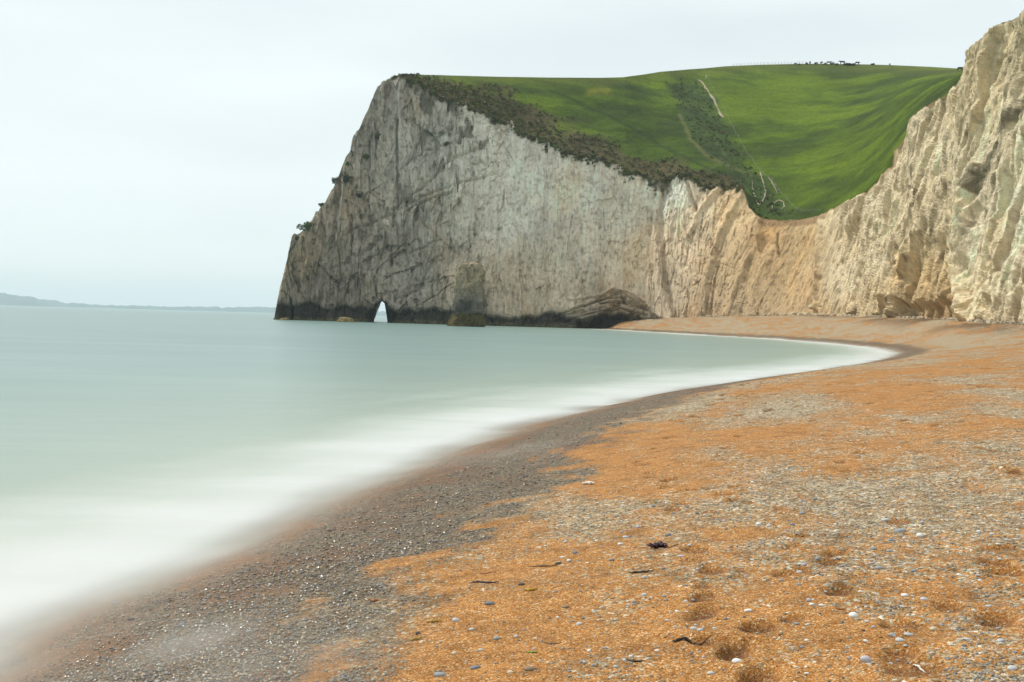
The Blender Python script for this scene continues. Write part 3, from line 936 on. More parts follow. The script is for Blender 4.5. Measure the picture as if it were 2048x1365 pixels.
# vertical streaks, mottling
stv = fbm(P3(along * 0.55, Z * 0.03, 0 * Z), 4, 191)
rock *= (1 + 0.20 * stv * (0.4 + 0.6 * leftw))[..., None]
mot = fbm(P3(X * 0.12, Y * 0.12, Z * 0.12), 5, 193)
rock *= (1 + 0.24 * mot)[..., None]
lich = sst(0.12, 0.42, fbm(P3(along * 0.5, Z * 0.16, 0 * Z), 5, 194, 0.6)) * leftw * hw
rock *= (1 - 0.26 * lich)[..., None]
spk = sst(0.42, 0.6, vnoise(P3(along * 1.3, Z * 1.1, Y * 0.2), 196))
rock *= (1 - 0.28 * spk)[..., None]
och = sst(0.18, 0.55, fbm(P3(along * 0.09 + 7, Z * 0.07, 0 * Z), 5, 195))
rock = rock * (1 - 0.35 * och[..., None]) + 0.35 * och[..., None] * rock * np.array([1.08, 0.90, 0.66])
for pl, wd_, cc_, am_ in [([(798, 165), (800, 250), (797, 310)], 2.6, (0.62, 0.60, 0.53), .75), ([(689, 330), (684, 400), (674, 475)], 2.2, (0.60, 0.58, 0.51), .75), ([(745, 280), (741, 350), (740, 450)], 2.2, (0.56, 0.54, 0.47), .6), ([(1020, 250), (1022, 300)], 2.5, (0.62, 0.60, 0.52), .7),
                          ([(708, 260), (722, 300)], 2.0, (0.55, 0.52, 0.45), .5), ([(660, 480), (640, 540)], 2.5, (0.5, 0.47, 0.40), .5), ([(1058, 275), (1060, 320)], 2.5, (0.60, 0.58, 0.5), .6), ([(820, 422), (870, 468), (925, 515)], 3.5, (0.36, 0.25, 0.15), .45),
                          ([(580, 500), (572, 545), (562, 590)], 4.0, (0.50, 0.40, 0.25), .6), ([(690, 315), (678, 345)], 7.0, (0.52, 0.42, 0.26), .6), ([(1330, 365), (1322, 420)], 6.0, (0.62, 0.59, 0.5), .5), ([(1370, 356), (1382, 410)], 5.0, (0.62, 0.59, 0.5), .5)]:
    c0, c1 = np.searchsorted(cpx, (min(p[0] for p in pl) - 25, max(p[0] for p in pl) + 25))
    d, _ = line_d(PXf[:, c0:c1] + 2.0 * vnoise(P3(PXf[:, c0:c1] * 0.1, PYf[:, c0:c1] * 0.1, 0 * PXf[:, c0:c1]), 205), PYf[:, c0:c1], pl)
    a_ = (am_ * np.exp(-(d / wd_) ** 2))[..., None]
    rock[:, c0:c1] = rock[:, c0:c1] * (1 - a_) + a_ * np.array(cc_)
stl = fbm(P3(lean * 0.7, Z * 0.09, 0 * Z), 5, 198, 0.6)
rock *= (1 + 0.30 * stl * rightw)[..., None]
sp2 = sst(0.38, 0.62, vnoise(P3(lean * 1.5, Z * 0.7, Y * 0.1), 1198)) * sst(-0.1, 0.3, fbm(P3(along * 0.07, Z * 0.05, 0 * Z), 3, 1199)) * rightw
rock *= (1 - 0.45 * sp2)[..., None]
# tar-dark tide band and algae
alg = sst(1.9, 0.6, Z + 0.7 * fbm(P3(along * 0.35, Z * 0.4, 0 * Z), 3, 197))
bandc = np.array([0.045, 0.042, 0.033])
algc = np.array([0.105, 0.100, 0.048])
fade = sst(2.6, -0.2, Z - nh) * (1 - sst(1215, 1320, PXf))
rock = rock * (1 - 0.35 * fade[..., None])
nb = sst(0.5, -0.5, Z - nh) * (1 - sst(1300, 1335, PXf))
bv = (1 + 0.7 * fbm(P3(along * 0.4, Z * 0.6, 0 * Z), 4, 199))[..., None]
rock = rock * (1 - 0.92 * nb[..., None]) + 0.92 * nb[..., None] * bandc * bv
rock = rock * (1 - (nb * alg)[..., None]) + (nb * alg)[..., None] * algc * bv
# vegetation hanging over the edge and on ledges
dtop = PYf - ctop[None]
hang = np.interp(PXf, [780, 800, 850, 900, 980, 1020, 1100, 1200, 1310, 1340, 1420, 1480, 1500, 1540, 1640, 1660, 3300], [0, 6, 50, 95, 60, 10, 8, 8, 14, 26, 30, 8, 4, 6, 6, 4, 3])
vn = fbm(P3(along * 0.22, Z * 0.14, 0 * Z), 6, 201, 0.62)
veg = 0.9 * sst(-0.05, 0.22, vn + 0.55 * (1 - dtop / np.maximum(hang, 1)) - 0.30) * (dtop < hang * 1.8)
rim = sst(700, 690, PXf) * sst(0.05, 0.3, vn - dtop / 60 + 0.15) * (dtop < 40)
veg = np.maximum(veg, 0.5 * rim)
for pl, rad in [([(1955, 388), (1968, 352), (1990, 300), (2020, 245), (2050, 205)], 7), ([(2005, 170), (2030, 110), (2048, 70)], 8)]:
    d, _ = line_d(PXf, PYf, pl)
    veg = np.maximum(veg, 0.9 * sst(0.05, 0.4, 0.55 * vn + 0.9 * (1 - d / rad)))
ledge = sst(6, -8, line_d(PXf, PYf, [(850, 272), (905, 262), (975, 282)])[0] - 10 - 46 * vn)
veg = np.maximum(veg, 0.8 * ledge)
vegc = np.array([0.075, 0.078, 0.042])
vegc2 = np.array([0.11, 0.098, 0.065])
vmix = sst(-0.3, 0.3, fbm(P3(X * 0.3, Y * 0.3, Z * 0.3), 3, 203))[..., None]
rock = rock * (1 - 0.85 * veg[..., None]) + 0.85 * veg[..., None] * (vegc * (1 - vmix) + vegc2 * vmix)
# turf and subsoil layer along the low lip of the valley
soil = sst(16, 10, dtop + 4 * vn) * sst(1512, 1524, PXf) * sst(1662, 1648, PXf)
rock = rock * (1 - 0.75 * soil[..., None]) + 0.75 * soil[..., None] * np.array([0.26, 0.16, 0.085])
soil2 = sst(6, 2, dtop) * sst(1640, 1660, PXf) * sst(1800, 1780, PXf)
rock = rock * (1 - 0.6 * soil2[..., None]) + 0.6 * soil2[..., None] * np.array([0.40, 0.25, 0.12])
rock = np.clip(rock, 0.01, 0.80)

# --- rows carried over the edge so that the land is solid
back = []
bcol_ = []
hx = np.stack([nx, ny, 0 * nx], -1)
last = Pd[-1]
for off, dz, dzl in [(1.2, -0.4, -0.5), (4, -1.6, -3), (12, -2.6, -16), (30, -3.0, -70)]:
    q = last + hx * off
    wl = sst(800, 770, cpx)
    wr = sst(1640, 1680, cpx)
    q[:, 2] = np.maximum(last[:, 2] + (dz * (1 - wr) + (-1.6 * off) * wr) * (1 - wl) + dzl * wl, -2)
    back.append(q)
    g_ = np.array([0.07, 0.10, 0.02])
    bcol_.append(rock[-1] * wl[:, None] + g_ * (1 - wl[:, None]))
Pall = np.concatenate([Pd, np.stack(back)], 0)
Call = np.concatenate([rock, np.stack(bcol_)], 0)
nrows = Pall.shape[0]
HOLE = [(737, 652), (741, 628), (750, 607), (764, 599), (775, 604), (781, 628), (784, 652)]
hs = poly_sd(PXf, PYf, HOLE)
hole = np.zeros((nrows - 1, NC - 1), bool)
hole[:NR - 1] = (hs[:-1, :-1] < 0) & (hs[1:, 1:] < 0)
ksplit = int(np.searchsorted(cpx, 1500))
def piece(name, c0, c1, label):
    P = Pall[:, c0:c1].reshape(-1, 3)
    C = Call[:, c0:c1].reshape(-1, 3)
    Fq = grid_faces(nrows, c1 - c0, ~hole[:, c0:c1 - 1], flip=False)
    P, Fq, C = compact(P, Fq, C)
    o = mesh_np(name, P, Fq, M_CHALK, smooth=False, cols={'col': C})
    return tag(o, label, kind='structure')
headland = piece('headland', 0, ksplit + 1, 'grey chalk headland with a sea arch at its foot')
bay_cliff = piece('cliff', ksplit, NC, 'cream chalk cliff rising above the beach')
# tunnel of the sea arch
HB = [(747, 652), (750, 628), (757, 608), (764, 603), (769, 607), (773, 630), (776, 652)]
def ring(poly, D, n=48):
    p = np.array(poly, float)
    seg = np.hypot(*(p[1:] - p[:-1]).T)
    c_ = np.concatenate([[0], np.cumsum(seg)])
    t = np.linspace(0, c_[-1], n)
    return at(np.interp(t, c_, p[:, 0]), np.interp(t, c_, p[:, 1]), D)
HF = [(735.5, 652), (739.5, 627), (749, 605.5), (764, 597.5), (776, 602.5), (782.5, 627), (785.5, 652)]
cD = float(foot_D(760))
rings = []
for i in range(12):
    t = i / 11
    pl = np.array(HF) * (1 - t) + np.array(HB) * t
    rg = ring(pl, cD + 0.6 + 20 * t)
    rings.append(rg + 0.5 * min(1, 3 * t) * (1 - t) * fbm(rg * 0.5, 3, 211)[:, None] * np.array([1, 0, 1]))
T = np.stack(rings)
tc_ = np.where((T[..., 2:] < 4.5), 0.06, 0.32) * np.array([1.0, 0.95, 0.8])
tun = mesh_np('arch_tunnel', T.reshape(-1, 3), grid_faces(12, 48), M_CHALK, parent=headland, cols={'col': tc_.reshape(-1, 3)})

# ------------------------------------------------------------------ grass hill and valley above the cliffs
SKY_C = [(775, 160), (790, 152), (810, 148), (850, 150), (1000, 154), (1100, 155.5), (1200, 156), (1245, 155), (1290, 149), (1320, 144), (1380, 139), (1410, 137), (1450, 133), (1520, 130), (1600, 128), (1700, 128.5), (1780, 130.5), (1860, 134), (1925, 138), (2000, 146), (2100, 160)]
sky_y = ctrl(SKY_C)
sky_D = ctrl([(775, 376), (800, 380), (850, 392), (1000, 412), (1150, 430), (1250, 446), (1300, 470), (1400, 500), (1500, 516), (1700, 520), (1930, 480), (2100, 440)])
gpx = np.arange(782.0, 2060.0, 2.1)
edgeD = np.interp(gpx, cpx, last[:, 1])
_kw = np.exp(-(np.arange(-40, 41) / 16.0) ** 2)
edgeS = np.convolve(np.pad(edgeD, 40, mode='edge'), _kw / _kw.sum(), 'valid')
edgeD = edgeS + 1.5 + 7 * sst(1640, 1700, gpx)
edge_py = top_s(gpx) + np.where(gpx < 1490, 7, 5)
NG = 210
tt = np.linspace(0, 1, NG)
GPX = np.repeat(gpx[None], NG, 0)
lo, hi = edge_py, sky_y(gpx)
lo = np.maximum(lo, hi + 4)
_kw2 = np.exp(-(np.arange(-60, 61) / 24.0) ** 2)
loS = np.convolve(np.pad(lo, 60, mode='edge'), _kw2 / _kw2.sum(), 'valid')
loS = np.maximum(loS, hi + 6)
loG = np.where(gpx > 1640, np.maximum(loS + 14, lo + 10), loS + 14 * sst(790, 840, gpx))
_kw3 = np.ones(9) / 9
loG = np.where(gpx > 1640, np.convolve(np.pad(loG, 4, mode='edge'), _kw3, 'valid') + 6, loG)
GPY = loG[None] + (hi - loG)[None] * tt[:, None]
pw = np.interp(gpx, [782, 1100, 1400, 2060], [1.05, 1.15, 1.25, 1.2])
tq = (loS[None] - GPY) / (loS - hi)[None]
GD = (edgeD + 1.8)[None] + (sky_D(gpx) - edgeD - 1.8)[None] * np.maximum(tq, 0) ** pw[None]
CREASE = [(1390, 158), (1425, 215), (1470, 295), (1500, 352), (1545, 405), (1580, 432)]
dcr, _ = line_d(GPX, GPY, CREASE)
fadeg = np.sin(np.pi * np.clip(tq, 0, 1)) ** 0.6
GD = GD + 9 * np.exp(-(dcr / 34) ** 2) * fadeg
gP = at(GPX, GPY, GD)
lump = 1.6 * fbm(gP * 0.045, 4, 221) + 0.5 * fbm(gP * 0.3, 3, 223)
gP[..., 2] += lump * fadeg
# colours
bright, mid, dk = np.array([0.108, 0.178, 0.008]), np.array([0.066, 0.118, 0.008]), np.array([0.036, 0.066, 0.010])
hay = np.array([0.125, 0.155, 0.030])
n1 = fbm(P3(gP[..., 0] * 0.020, gP[..., 1] * 0.02, gP[..., 2] * 0.075), 5, 231)
n2 = fbm(P3(gP[..., 0] * 0.09, gP[..., 1] * 0.05, gP[..., 2] * 0.22), 5, 233)
n1 = n1 + 0.22 * sst(1420, 1300, GPX)
m_ = sst(-0.55, 0.15, n1 + 0.5 * n2)[..., None]
gcol = dk * (1 - m_) + mid * m_
m_ = sst(-0.12, 0.34, n1 + 0.45 * n2)[..., None]
gcol = gcol * (1 - m_) + bright * m_
yel = sst(26, 0, GPY - sky_y(gpx)[None])[..., None]
gcol = gcol * (1 - 0.6 * yel) + 0.6 * yel * hay
# scrub band behind the edge of the headland
bw = np.interp(GPX, [782, 800, 840, 880, 960, 1050, 1180, 1300, 1400, 1480, 1500, 1520], [12, 22, 32, 56, 70, 80, 66, 54, 46, 30, 12, 0])
dlo = lo[None] - GPY
n4 = fbm(P3(gP[..., 0] * 0.05, gP[..., 1] * 0.05, gP[..., 2] * 0.5), 4, 239, 0.6)
gcol = gcol * (0.98 + 0.34 * n4[..., None]) * np.array([1.08, 1.02, 1.0])
sc = sst(0.30, -0.25, dlo / np.maximum(bw, 1) - 0.78 + 0.55 * n2) * (bw > 0.5)
scol = np.array([0.088, 0.080, 0.034]) * (1 + 0.5 * n2[..., None]) + np.array([0.03, 0.02, 0.012]) * sst(-0.1, 0.4, fbm(gP * 0.12, 4, 237))[..., None]
gcol = gcol * (1 - sc[..., None]) + sc[..., None] * scol
gully = sst(10, -10, poly_sd(GPX, GPY, [(1335, 168), (1395, 160), (1428, 205), (1462, 275), (1505, 345), (1560, 400), (1590, 432), (1535, 432), (1498, 404), (1490, 372), (1440, 330), (1385, 285), (1360, 225)]) + 12 * n2)
gc = np.array([0.055, 0.092, 0.024]) * (1 + 0.6 * n2[..., None])
gcol = gcol * (1 - 0.85 * gully[..., None]) + 0.85 * gully[..., None] * gc
for pl, wd, cc_, am in [([(1100, 180), (1180, 215), (1270, 260), (1340, 300), (1420, 340), (1470, 352)], 3.0, (0.03, 0.055, 0.012), .8),
                        ([(1360, 230), (1380, 280), (1410, 312), (1450, 330), (1500, 352)], 4, (0.16, 0.17, 0.06), .7), ([(1415, 345), (1450, 315), (1430, 280)], 3, (0.13, 0.15, 0.06), .5),
                        ([(1180, 188), (1195, 183), (1215, 185)], 7, (0.20, 0.20, 0.02), .8)]:
    d, _ = line_d(GPX, GPY, pl)
    a_ = am * np.exp(-(d / wd) ** 2)
    gcol = gcol * (1 - a_[..., None]) + a_[..., None] * np.array(cc_)
soilg = sst(5, 0, dlo) * sst(1505, 1525, GPX)
gcol = gcol * (1 - 0.8 * soilg[..., None]) + 0.8 * soilg[..., None] * np.array([0.30, 0.19, 0.10])
# rows behind the skyline and tucked under the edge
bk = []
for off, dz in [(6, -0.2), (30, -4), (120, -18)]:
    r_ = gP[-1].copy()
    r_[:, 1] += off
    r_[:, 0] += off * r_[:, 0] / r_[:, 1]
    r_[:, 2] += dz
    bk.append(r_)
fr = gP[0].copy()
fr[:, 2] -= 9 - 8 * sst(1640, 1700, gpx)
fr[:, 1] += 3
G = np.concatenate([fr[None], gP, np.stack(bk)], 0)
GC = np.concatenate([gcol[:1], gcol, np.repeat(gcol[-1:], 3, 0)], 0)
hill = mesh_np('hillside', G.reshape(-1, 3), grid_faces(G.shape[0], G.shape[1]), M_GRASS, cols={'col': np.clip(GC, 0.004, 0.6).reshape(-1, 3)})
tag(hill, 'steep green grass hillside and valley above the chalk', kind='structure')


def hill_pt(px, py):
    """point of the grass surface seen through a photo pixel"""
    j = int(np.clip(round((px - gpx[0]) / 2.1), 0, len(gpx) - 1))
    colp = GPY[:, j]
    i = np.interp(-py, -colp, np.arange(NG))
    i0 = int(np.clip(math.floor(i), 0, NG - 2))
    t = i - i0
    return gP[i0, j] * (1 - t) + gP[i0 + 1, j] * t


def face_pt(px, py):
    j = int(np.argmin(np.abs(cpx - px)))
    i = int(np.argmin(np.abs(PYg[:, j] - py)))
    return Pd[i, j]


# ------------------------------------------------------------------ far coast on the horizon
xs = np.arange(-260, 800, 2.0)
hpx = np.interp(xs, [-260, -60, 0, 30, 60, 85, 110, 120, 135, 150, 195, 205, 250, 300, 350, 400, 450, 490, 540, 640, 800], [27, 26, 25, 22, 18.5, 15, 14.5, 11, 8, 8.5, 8, 6.5, 7.5, 8, 7, 9, 8.5, 10, 12, 11, 8])
hpx = hpx + 1.2 * vnoise(P3(xs * 0.09, 0 * xs, 0 * xs), 241) + 0.9 * vnoise(P3(xs * 0.3, 0 * xs, 0 * xs), 243)
yb = 610.6 + 0.0276 * xs
rows = []
for t, dd in [(-0.15, 0), (0.0, 60), (0.35, 260), (0.7, 520), (1.0, 800), (0.6, 1500), (-0.1, 2400)]:
    D0 = 8400 + 300 * vnoise(P3(xs * 0.02, 0 * xs, 0 * xs), 245)
    hm = np.maximum(hpx, 2) / FPX * 9000 * t * (1 + (0.12 * vnoise(P3(xs * 0.2, 0 * xs + t * 3, 0 * xs), 247) if 0 < t < 1 else 0))
    c_, _ = ray(xs, yb)
    rows.append(np.stack([c_ * (D0 + dd), D0 + dd, hm], -1))
Rf = np.stack(rows)
fc = np.broadcast_to(np.array([0.05, 0.085, 0.085]), Rf.shape) * (1 + 0.4 * fbm(Rf * 0.004, 3, 249)[..., None])
coast = mesh_np('distant_coast', Rf.reshape(-1, 3), grid_faces(*Rf.shape[:2]), M_GRASS, cols={'col': fc.reshape(-1, 3)})
tag(coast, 'low blue hazy coastline on the horizon', kind='structure')

# ------------------------------------------------------------------ sea stack and rocks off the headland
def lathe_rock(name, rows, D, seed, depth=0.8, n=80, colf=None, mat=None, sub=5, amp=0.22):
    rw = np.array(rows, float)
    ys = np.linspace(rw[0, 0], rw[-1, 0], len(rw) * sub)
    l_ = np.interp(ys, rw[:, 0], rw[:, 1])
    r_ = np.interp(ys, rw[:, 0], rw[:, 2])
    P = []
    a = np.linspace(0, 2 * np.pi, n, endpoint=False)
    for y, l, r in zip(ys, l_, r_):
        A, B = at(l, y, D), at(r, y, D)
        c = (A + B) / 2
        hw = abs(B[0] - A[0]) / 2
        # squarish plan
        cs, sn = np.cos(a), np.sin(a)
        sq = (np.abs(cs) ** 3 + np.abs(sn) ** 3) ** (-1 / 3)
        P.append(np.stack([c[0] + hw * cs * np.minimum(sq, 1.12), c[1] + hw * depth * sn * sq, np.full(n, c[2])], -1))
    P = np.stack(P)
    cen = P.mean(1, keepdims=True)
    hwm = np.abs(P[..., 0] - cen[..., 0]).max()
    dirn = P - cen
    dirn /= np.linalg.norm(dirn, axis=-1, keepdims=True) + 1e-9
    sc_ = 1.0 / hwm
    nz_ = amp * hwm * fbm(P * sc_ * 1.6, 4, seed) + 0.5 * amp * hwm * ridged(P * np.array([1, 1, 0.35]) * sc_ * 3.2, 3, seed + 5)
    am = np.arctan2(P[..., 1] - cen[..., 1], P[..., 0] - cen[..., 0]) * hwm
    nz_ = nz_ + facets(am, P[..., 2], 0.5 * hwm, 0.9 * hwm, 0.09 * hwm, 0.2, seed + 900) + facets(am, P[..., 2], 0.2 * hwm, 0.3 * hwm, 0.05 * hwm, 0.2, seed + 910)
    P = P + dirn * nz_[..., None]
    topc = P[0].mean(0) + np.array([0, 0, 0.05 * hwm])
    V = np.concatenate([P.reshape(-1, 3), topc[None]])
    nrw = len(ys)
    q = []
    idx = np.arange(nrw * n).reshape(nrw, n)
    nxt = np.roll(idx, -1, 1)
    quads = np.stack([idx[:-1], idx[1:], nxt[1:], nxt[:-1]], -1).reshape(-1, 4)
    cap = np.stack([np.full(n, len(V) - 1), idx[0], nxt[0], nxt[0]], -1)
    tri = np.concatenate([quads[:, [0, 1, 2]], quads[:, [0, 2, 3]], cap[:, :3]])
    col = colf(V)
    return mesh_np(name, V, tri, mat or M_CHALK, smooth=False, cols={'col': col})


def stack_col(V):
    c = np.empty_like(V)
    n_ = fbm(V * 0.5, 4, 301)
    c[:] = np.array([0.40, 0.36, 0.27])
    t = sst(6, 13, V[:, 2] + 2 * n_)[:, None]
    c = np.array([0.20, 0.185, 0.155]) * (1 - t) + np.array([0.34, 0.285, 0.195]) * t
    d = (sst(3.2, 4.4, V[:, 2] + 0.8 * n_) * sst(8.2, 6.0, V[:, 2] + 2.2 * n_) * sst(1.5, -0.5, V[:, 0] - (at(938, 600, 297)[0] + 0.6)))[:, None]
    c = c * (1 - 0.72 * d) + 0.72 * d * np.array([0.065, 0.067, 0.062])
    b = sst(3.9, 3.0, V[:, 2] + 0.5 * n_)[:, None]
    alg_ = np.array([0.10, 0.085, 0.034]) * (1 + 0.5 * fbm(V * 1.3, 3, 303)[:, None])
    c = c * (1 - b) + b * alg_
    return np.clip(c * (1 + 0.3 * n_[:, None]), 0.01, 0.7)


stack = lathe_rock('sea_stack', [(526.5, 932, 952), (529, 922, 958), (535, 916, 962), (548, 914, 965), (572, 911.5, 966), (590, 911.5, 967), (604, 908, 969), (616, 906, 970), (624, 909, 969), (630, 912, 966), (634, 907, 966), (642, 902, 967), (650, 896, 966), (662, 892, 966)], 297, 311, 0.75, 120, stack_col, sub=8, amp=0.20)
tag(stack, 'squat chalk sea stack standing in the water before the headland', 'sea stack')


def rock_col(V):
    n_ = fbm(V * 0.9, 3, 321)[:, None]
    return np.clip(np.array([0.24, 0.19, 0.085]) * (1 + 0.6 * n_) + 0 * V, 0.02, 0.6)


for nm, rows, D, sd, lb in [('rock', [(636.5, 566, 574), (638.5, 562, 577), (642, 559, 579), (650, 556, 582)], 352, 331, 'small brown rock awash below the tip of the headland'),
                            ('rock', [(635, 686, 693), (637, 682, 704), (641, 679, 706), (646, 676, 708), (656, 674, 710)], 338, 335, 'ochre rock in the water left of the sea arch'),
                            ('rock', [(650, 836, 840), (651.5, 833, 842), (656, 831, 844)], 322, 339, 'tiny pale rock between the arch and the stack')]:
    o = lathe_rock(nm, rows, D, sd, 0.7, 36, rock_col, sub=4, amp=0.3)
    tag(o, lb, 'rock', 'rocks awash off the headland')

# ------------------------------------------------------------------ chalk boulders at the foot of the cliff
def blob_mesh(sub, seed, ax=(1, 0.8, 0.6), amp=0.3, fr=1.2, facet=False):
    V, Fc = ico(sub)
    V = V * (1 + amp * fbm(V * fr + seed * 3.7, 3, 400 + seed)[:, None])
    if facet: V = V * (1 + 0.12 * np.sign(vnoise(V * 2.2 + seed, 410 + seed)))[:, None]
    return V * np.array(ax), Fc


bm_list = []
for s_ in range(5):
    V, Fc = blob_mesh(2, s_, (1, 0.85, 0.72), 0.55, 1.5)
    c = np.clip(np.array([0.60, 0.52, 0.38]) * (1 + 0.25 * fbm(V * 2, 2, 420)[:, None]) + 0 * V, 0, 0.75)
    o = mesh_np('chalk_boulder', V, Fc, M_CHALK, smooth=False, cols={'col': c})
    bm_list.append(o.data)
    bpy.data.objects.remove(o)
brr = random.Random(3)
bcount = {}
BORD = ['first', 'second', 'third', 'fourth', 'fifth', 'sixth', 'seventh', 'eighth', 'ninth', 'tenth', 'eleventh', 'twelfth', 'thirteenth', 'fourteenth', 'fifteenth', 'sixteenth']
BOULD = [(1586, 626, 13), (1600, 622, 11), (1612, 629, 10), (1622, 614, 12), (1632, 626, 9), (1570, 630, 8), (1554, 629, 7), (1645, 630, 9), (1655, 626, 8), (1668, 631, 8), (1684, 633, 7), (1540, 631, 6), (1530, 628, 7), (1700, 632, 9), (1716, 634, 7), (1774, 637, 9), (1786, 637, 7),
         (1735, 635, 6), (1920, 644, 12), (1945, 643, 9), (1960, 646, 10), (1980, 648, 12), (2005, 650, 10), (2025, 652, 9), (1905, 641, 8), (1860, 639, 6), (1835, 638, 6), (1640, 612, 7), (1596, 633, 6), (1625, 634, 6)]
BOULD.sort()
for i, (px, py, wpx) in enumerate(BOULD):
    D = float(foot_D(px)) - brr.uniform(1.0, 3.0)
    P = at(px, py, D)
    r_ = wpx / 2 * D / FPX * 1.1
    zg = float(beach_base(np.array([P[0]]), np.array([P[1]]))[0][0])
    o = bpy.data.objects.new('chalk_boulder', bm_list[i % 5])
    COL.objects.link(o)
    zc = max(P[2], zg + 0.3 * r_) if py > 620 else P[2]
    o.location = (P[0], P[1], zg + 0.35 * r_ if py > 620 else zc)
    o.scale = (r_, r_, r_)
    o.rotation_euler = (brr.uniform(-.3, .3), brr.uniform(-.3, .3), brr.uniform(0, 6.28))
    zone = 0 if px < 1660 else (1 if px < 1900 else 2)
    bcount[zone] = bcount.get(zone, 0) + 1
    lb = 'chalk boulder under the tan slope' if px < 1660 else ('chalk boulder at the cream cliff foot' if px < 1900 else 'cream boulder under the right buttress')
    tag(o, lb + ', %s from the left' % BORD[bcount[zone] - 1], 'boulder', 'fallen chalk boulders')

NRB = 2600
rr_ = np.random.default_rng(9)
rpx = rr_.uniform(1390, 2060, NRB)
rD = foot_D(rpx) - 0.3 - 3.2 * rr_.random(NRB) ** 2.2
rP = at(rpx, foot_y(rpx), rD)
rz_ = beach_base(rP[:, 0], rP[:, 1])[0]
rs = (0.06 + 0.38 * rr_.random(NRB) ** 3) * (0.35 + 0.65 * sst(-0.25, 0.3, vnoise(P3(rpx * 0.03, 0 * rpx, 0 * rpx), 431)))
IV, IF = ico(1)
vj = IV[None] * (1 + 0.3 * rr_.normal(size=(NRB, len(IV), 1))) * np.array([1, .9, .7]) * rs[:, None, None]
Vr = (vj + np.stack([rP[:, 0], rP[:, 1], rz_ + 0.25 * rs], -1)[:, None]).reshape(-1, 3)
Fr = (IF[None] + (np.arange(NRB) * len(IV))[:, None, None]).reshape(-1, 3)
rc = np.repeat(np.array([0.56, 0.48, 0.36]) * rr_.uniform(0.6, 1.25, (NRB, 1)), len(IV), 0)
o = mesh_np('chalk_rubble', Vr, Fr, M_CHALK, smooth=False, cols={'col': rc})
tag(o, 'small chalk rubble strewn along the foot of the cliff', 'rubble', kind='stuff')

# ------------------------------------------------------------------ shrubs, scrub and grass
def leaf_quads(centers, normals, size, rng):
    n = len(centers)
    a = rng.normal(size=(n, 3))
    a /= np.linalg.norm(a, axis=1, keepdims=True)
    b = np.cross(a, normals)
    b /= np.linalg.norm(b, axis=1, keepdims=True) + 1e-9
    a = np.cross(b, normals)
    a /= np.linalg.norm(a, axis=1, keepdims=True) + 1e-9
    s = size[:, None]
    V = np.stack([centers - a * s - b * s * 0.6, centers + a * s - b * s * 0.6, centers + a * s + b * s * 0.6, centers - a * s + b * s * 0.6], 1).reshape(-1, 3)
    return V, np.arange(4 * n).reshape(n, 4)


M_BARK = mat_plain('bark', (0.10, 0.075, 0.05), 0.9, 0.3, 8)


def tube(path, rad, n=6):
    path = np.array(path, float)
    rad = np.broadcast_to(np.asarray(rad, float), (len(path),))
    V = []
    for i, p in enumerate(path):
        d = path[min(i + 1, len(path) - 1)] - path[max(i - 1, 0)]
        d = d / (np.linalg.norm(d) + 1e-9)
        u = np.cross(d, (0.3, 0.2, 1) if abs(d[2]) < 0.9 else (1, 0, 0))
        u /= np.linalg.norm(u)
        v = np.cross(d, u)
        a = np.linspace(0, 2 * np.pi, n, endpoint=False)
        V.append(p + rad[i] * (np.cos(a)[:, None] * u + np.sin(a)[:, None] * v))
    V = np.concatenate(V)
    idx = np.arange(len(path) * n).reshape(len(path), n)
    nx_ = np.roll(idx, -1, 1)
    Q = np.stack([idx[:-1], nx_[:-1], nx_[1:], idx[1:]], -1).reshape(-1, 4)
    k0, k1 = len(V), len(V) + 1
    V = np.concatenate([V, path[:1], path[-1:]])
    T = np.concatenate([Q[:, [0, 1, 2]], Q[:, [0, 2, 3]], np.stack([np.full(n, k0), nx_[0], idx[0]], -1), np.stack([np.full(n, k1), idx[-1], nx_[-1]], -1)])
    return V, T


def shrub(px, py, wpx, hpx_, label, base, col, seed, onhill=False):
    P = hill_pt(px, py) if onhill else face_pt(px, py)
    sc_ = P[1] / FPX
    W, Hh = wpx * sc_ / 2, hpx_ * sc_
    rng = np.random.default_rng(seed)
    e = empty('shrub', tuple(P))
    tag(e, label, 'shrub', 'shrubs on the headland')
    C = []
    for kk in range(7):
        c0 = np.array([rng.uniform(-.75, .75) * W, rng.uniform(-.7, .1) * W, rng.uniform(0.25, 0.8) * Hh])
        q = rng.normal(size=(130, 3))
        q /= np.linalg.norm(q, axis=1, keepdims=True)
        C.append(c0 + q * (rng.uniform(0.2, 1, (130, 1)) ** 0.4) * np.array([0.42 * W, 0.4 * W, 0.36 * Hh]))
    C = np.concatenate(C)
    nm = rng.normal(size=C.shape) + np.array([0, -.3, .6])
    nm /= np.linalg.norm(nm, axis=1, keepdims=True)
    V, Q = leaf_quads(C, nm, rng.uniform(0.07, 0.16, len(C)) * min(1.6, 0.5 + W * 0.4), rng)
    cc_ = np.repeat(np.array(col)[None] * rng.uniform(0.6, 1.5, (len(C), 1)), 4, 0)
    mesh_np('foliage', V, Q, M_LEAF, parent=e, smooth=False, cols={'col': cc_})
    SV, SF = [], []
    off = 0
    for kk in range(4):
        t = np.array([rng.uniform(-.5, .5) * W, rng.uniform(-.5, 0) * W, Hh * rng.uniform(.5, .8)])
        v_, f_ = tube([(0, 0.2, -0.3), t * 0.5 + np.array([0, 0, .1]), t], [0.09, 0.06, 0.03], 5)
        SV.append(v_)
        SF.append(f_ + off)
        off += len(v_)
    mesh_np('stem', np.concatenate(SV), np.concatenate(SF), M_BARK, parent=e)


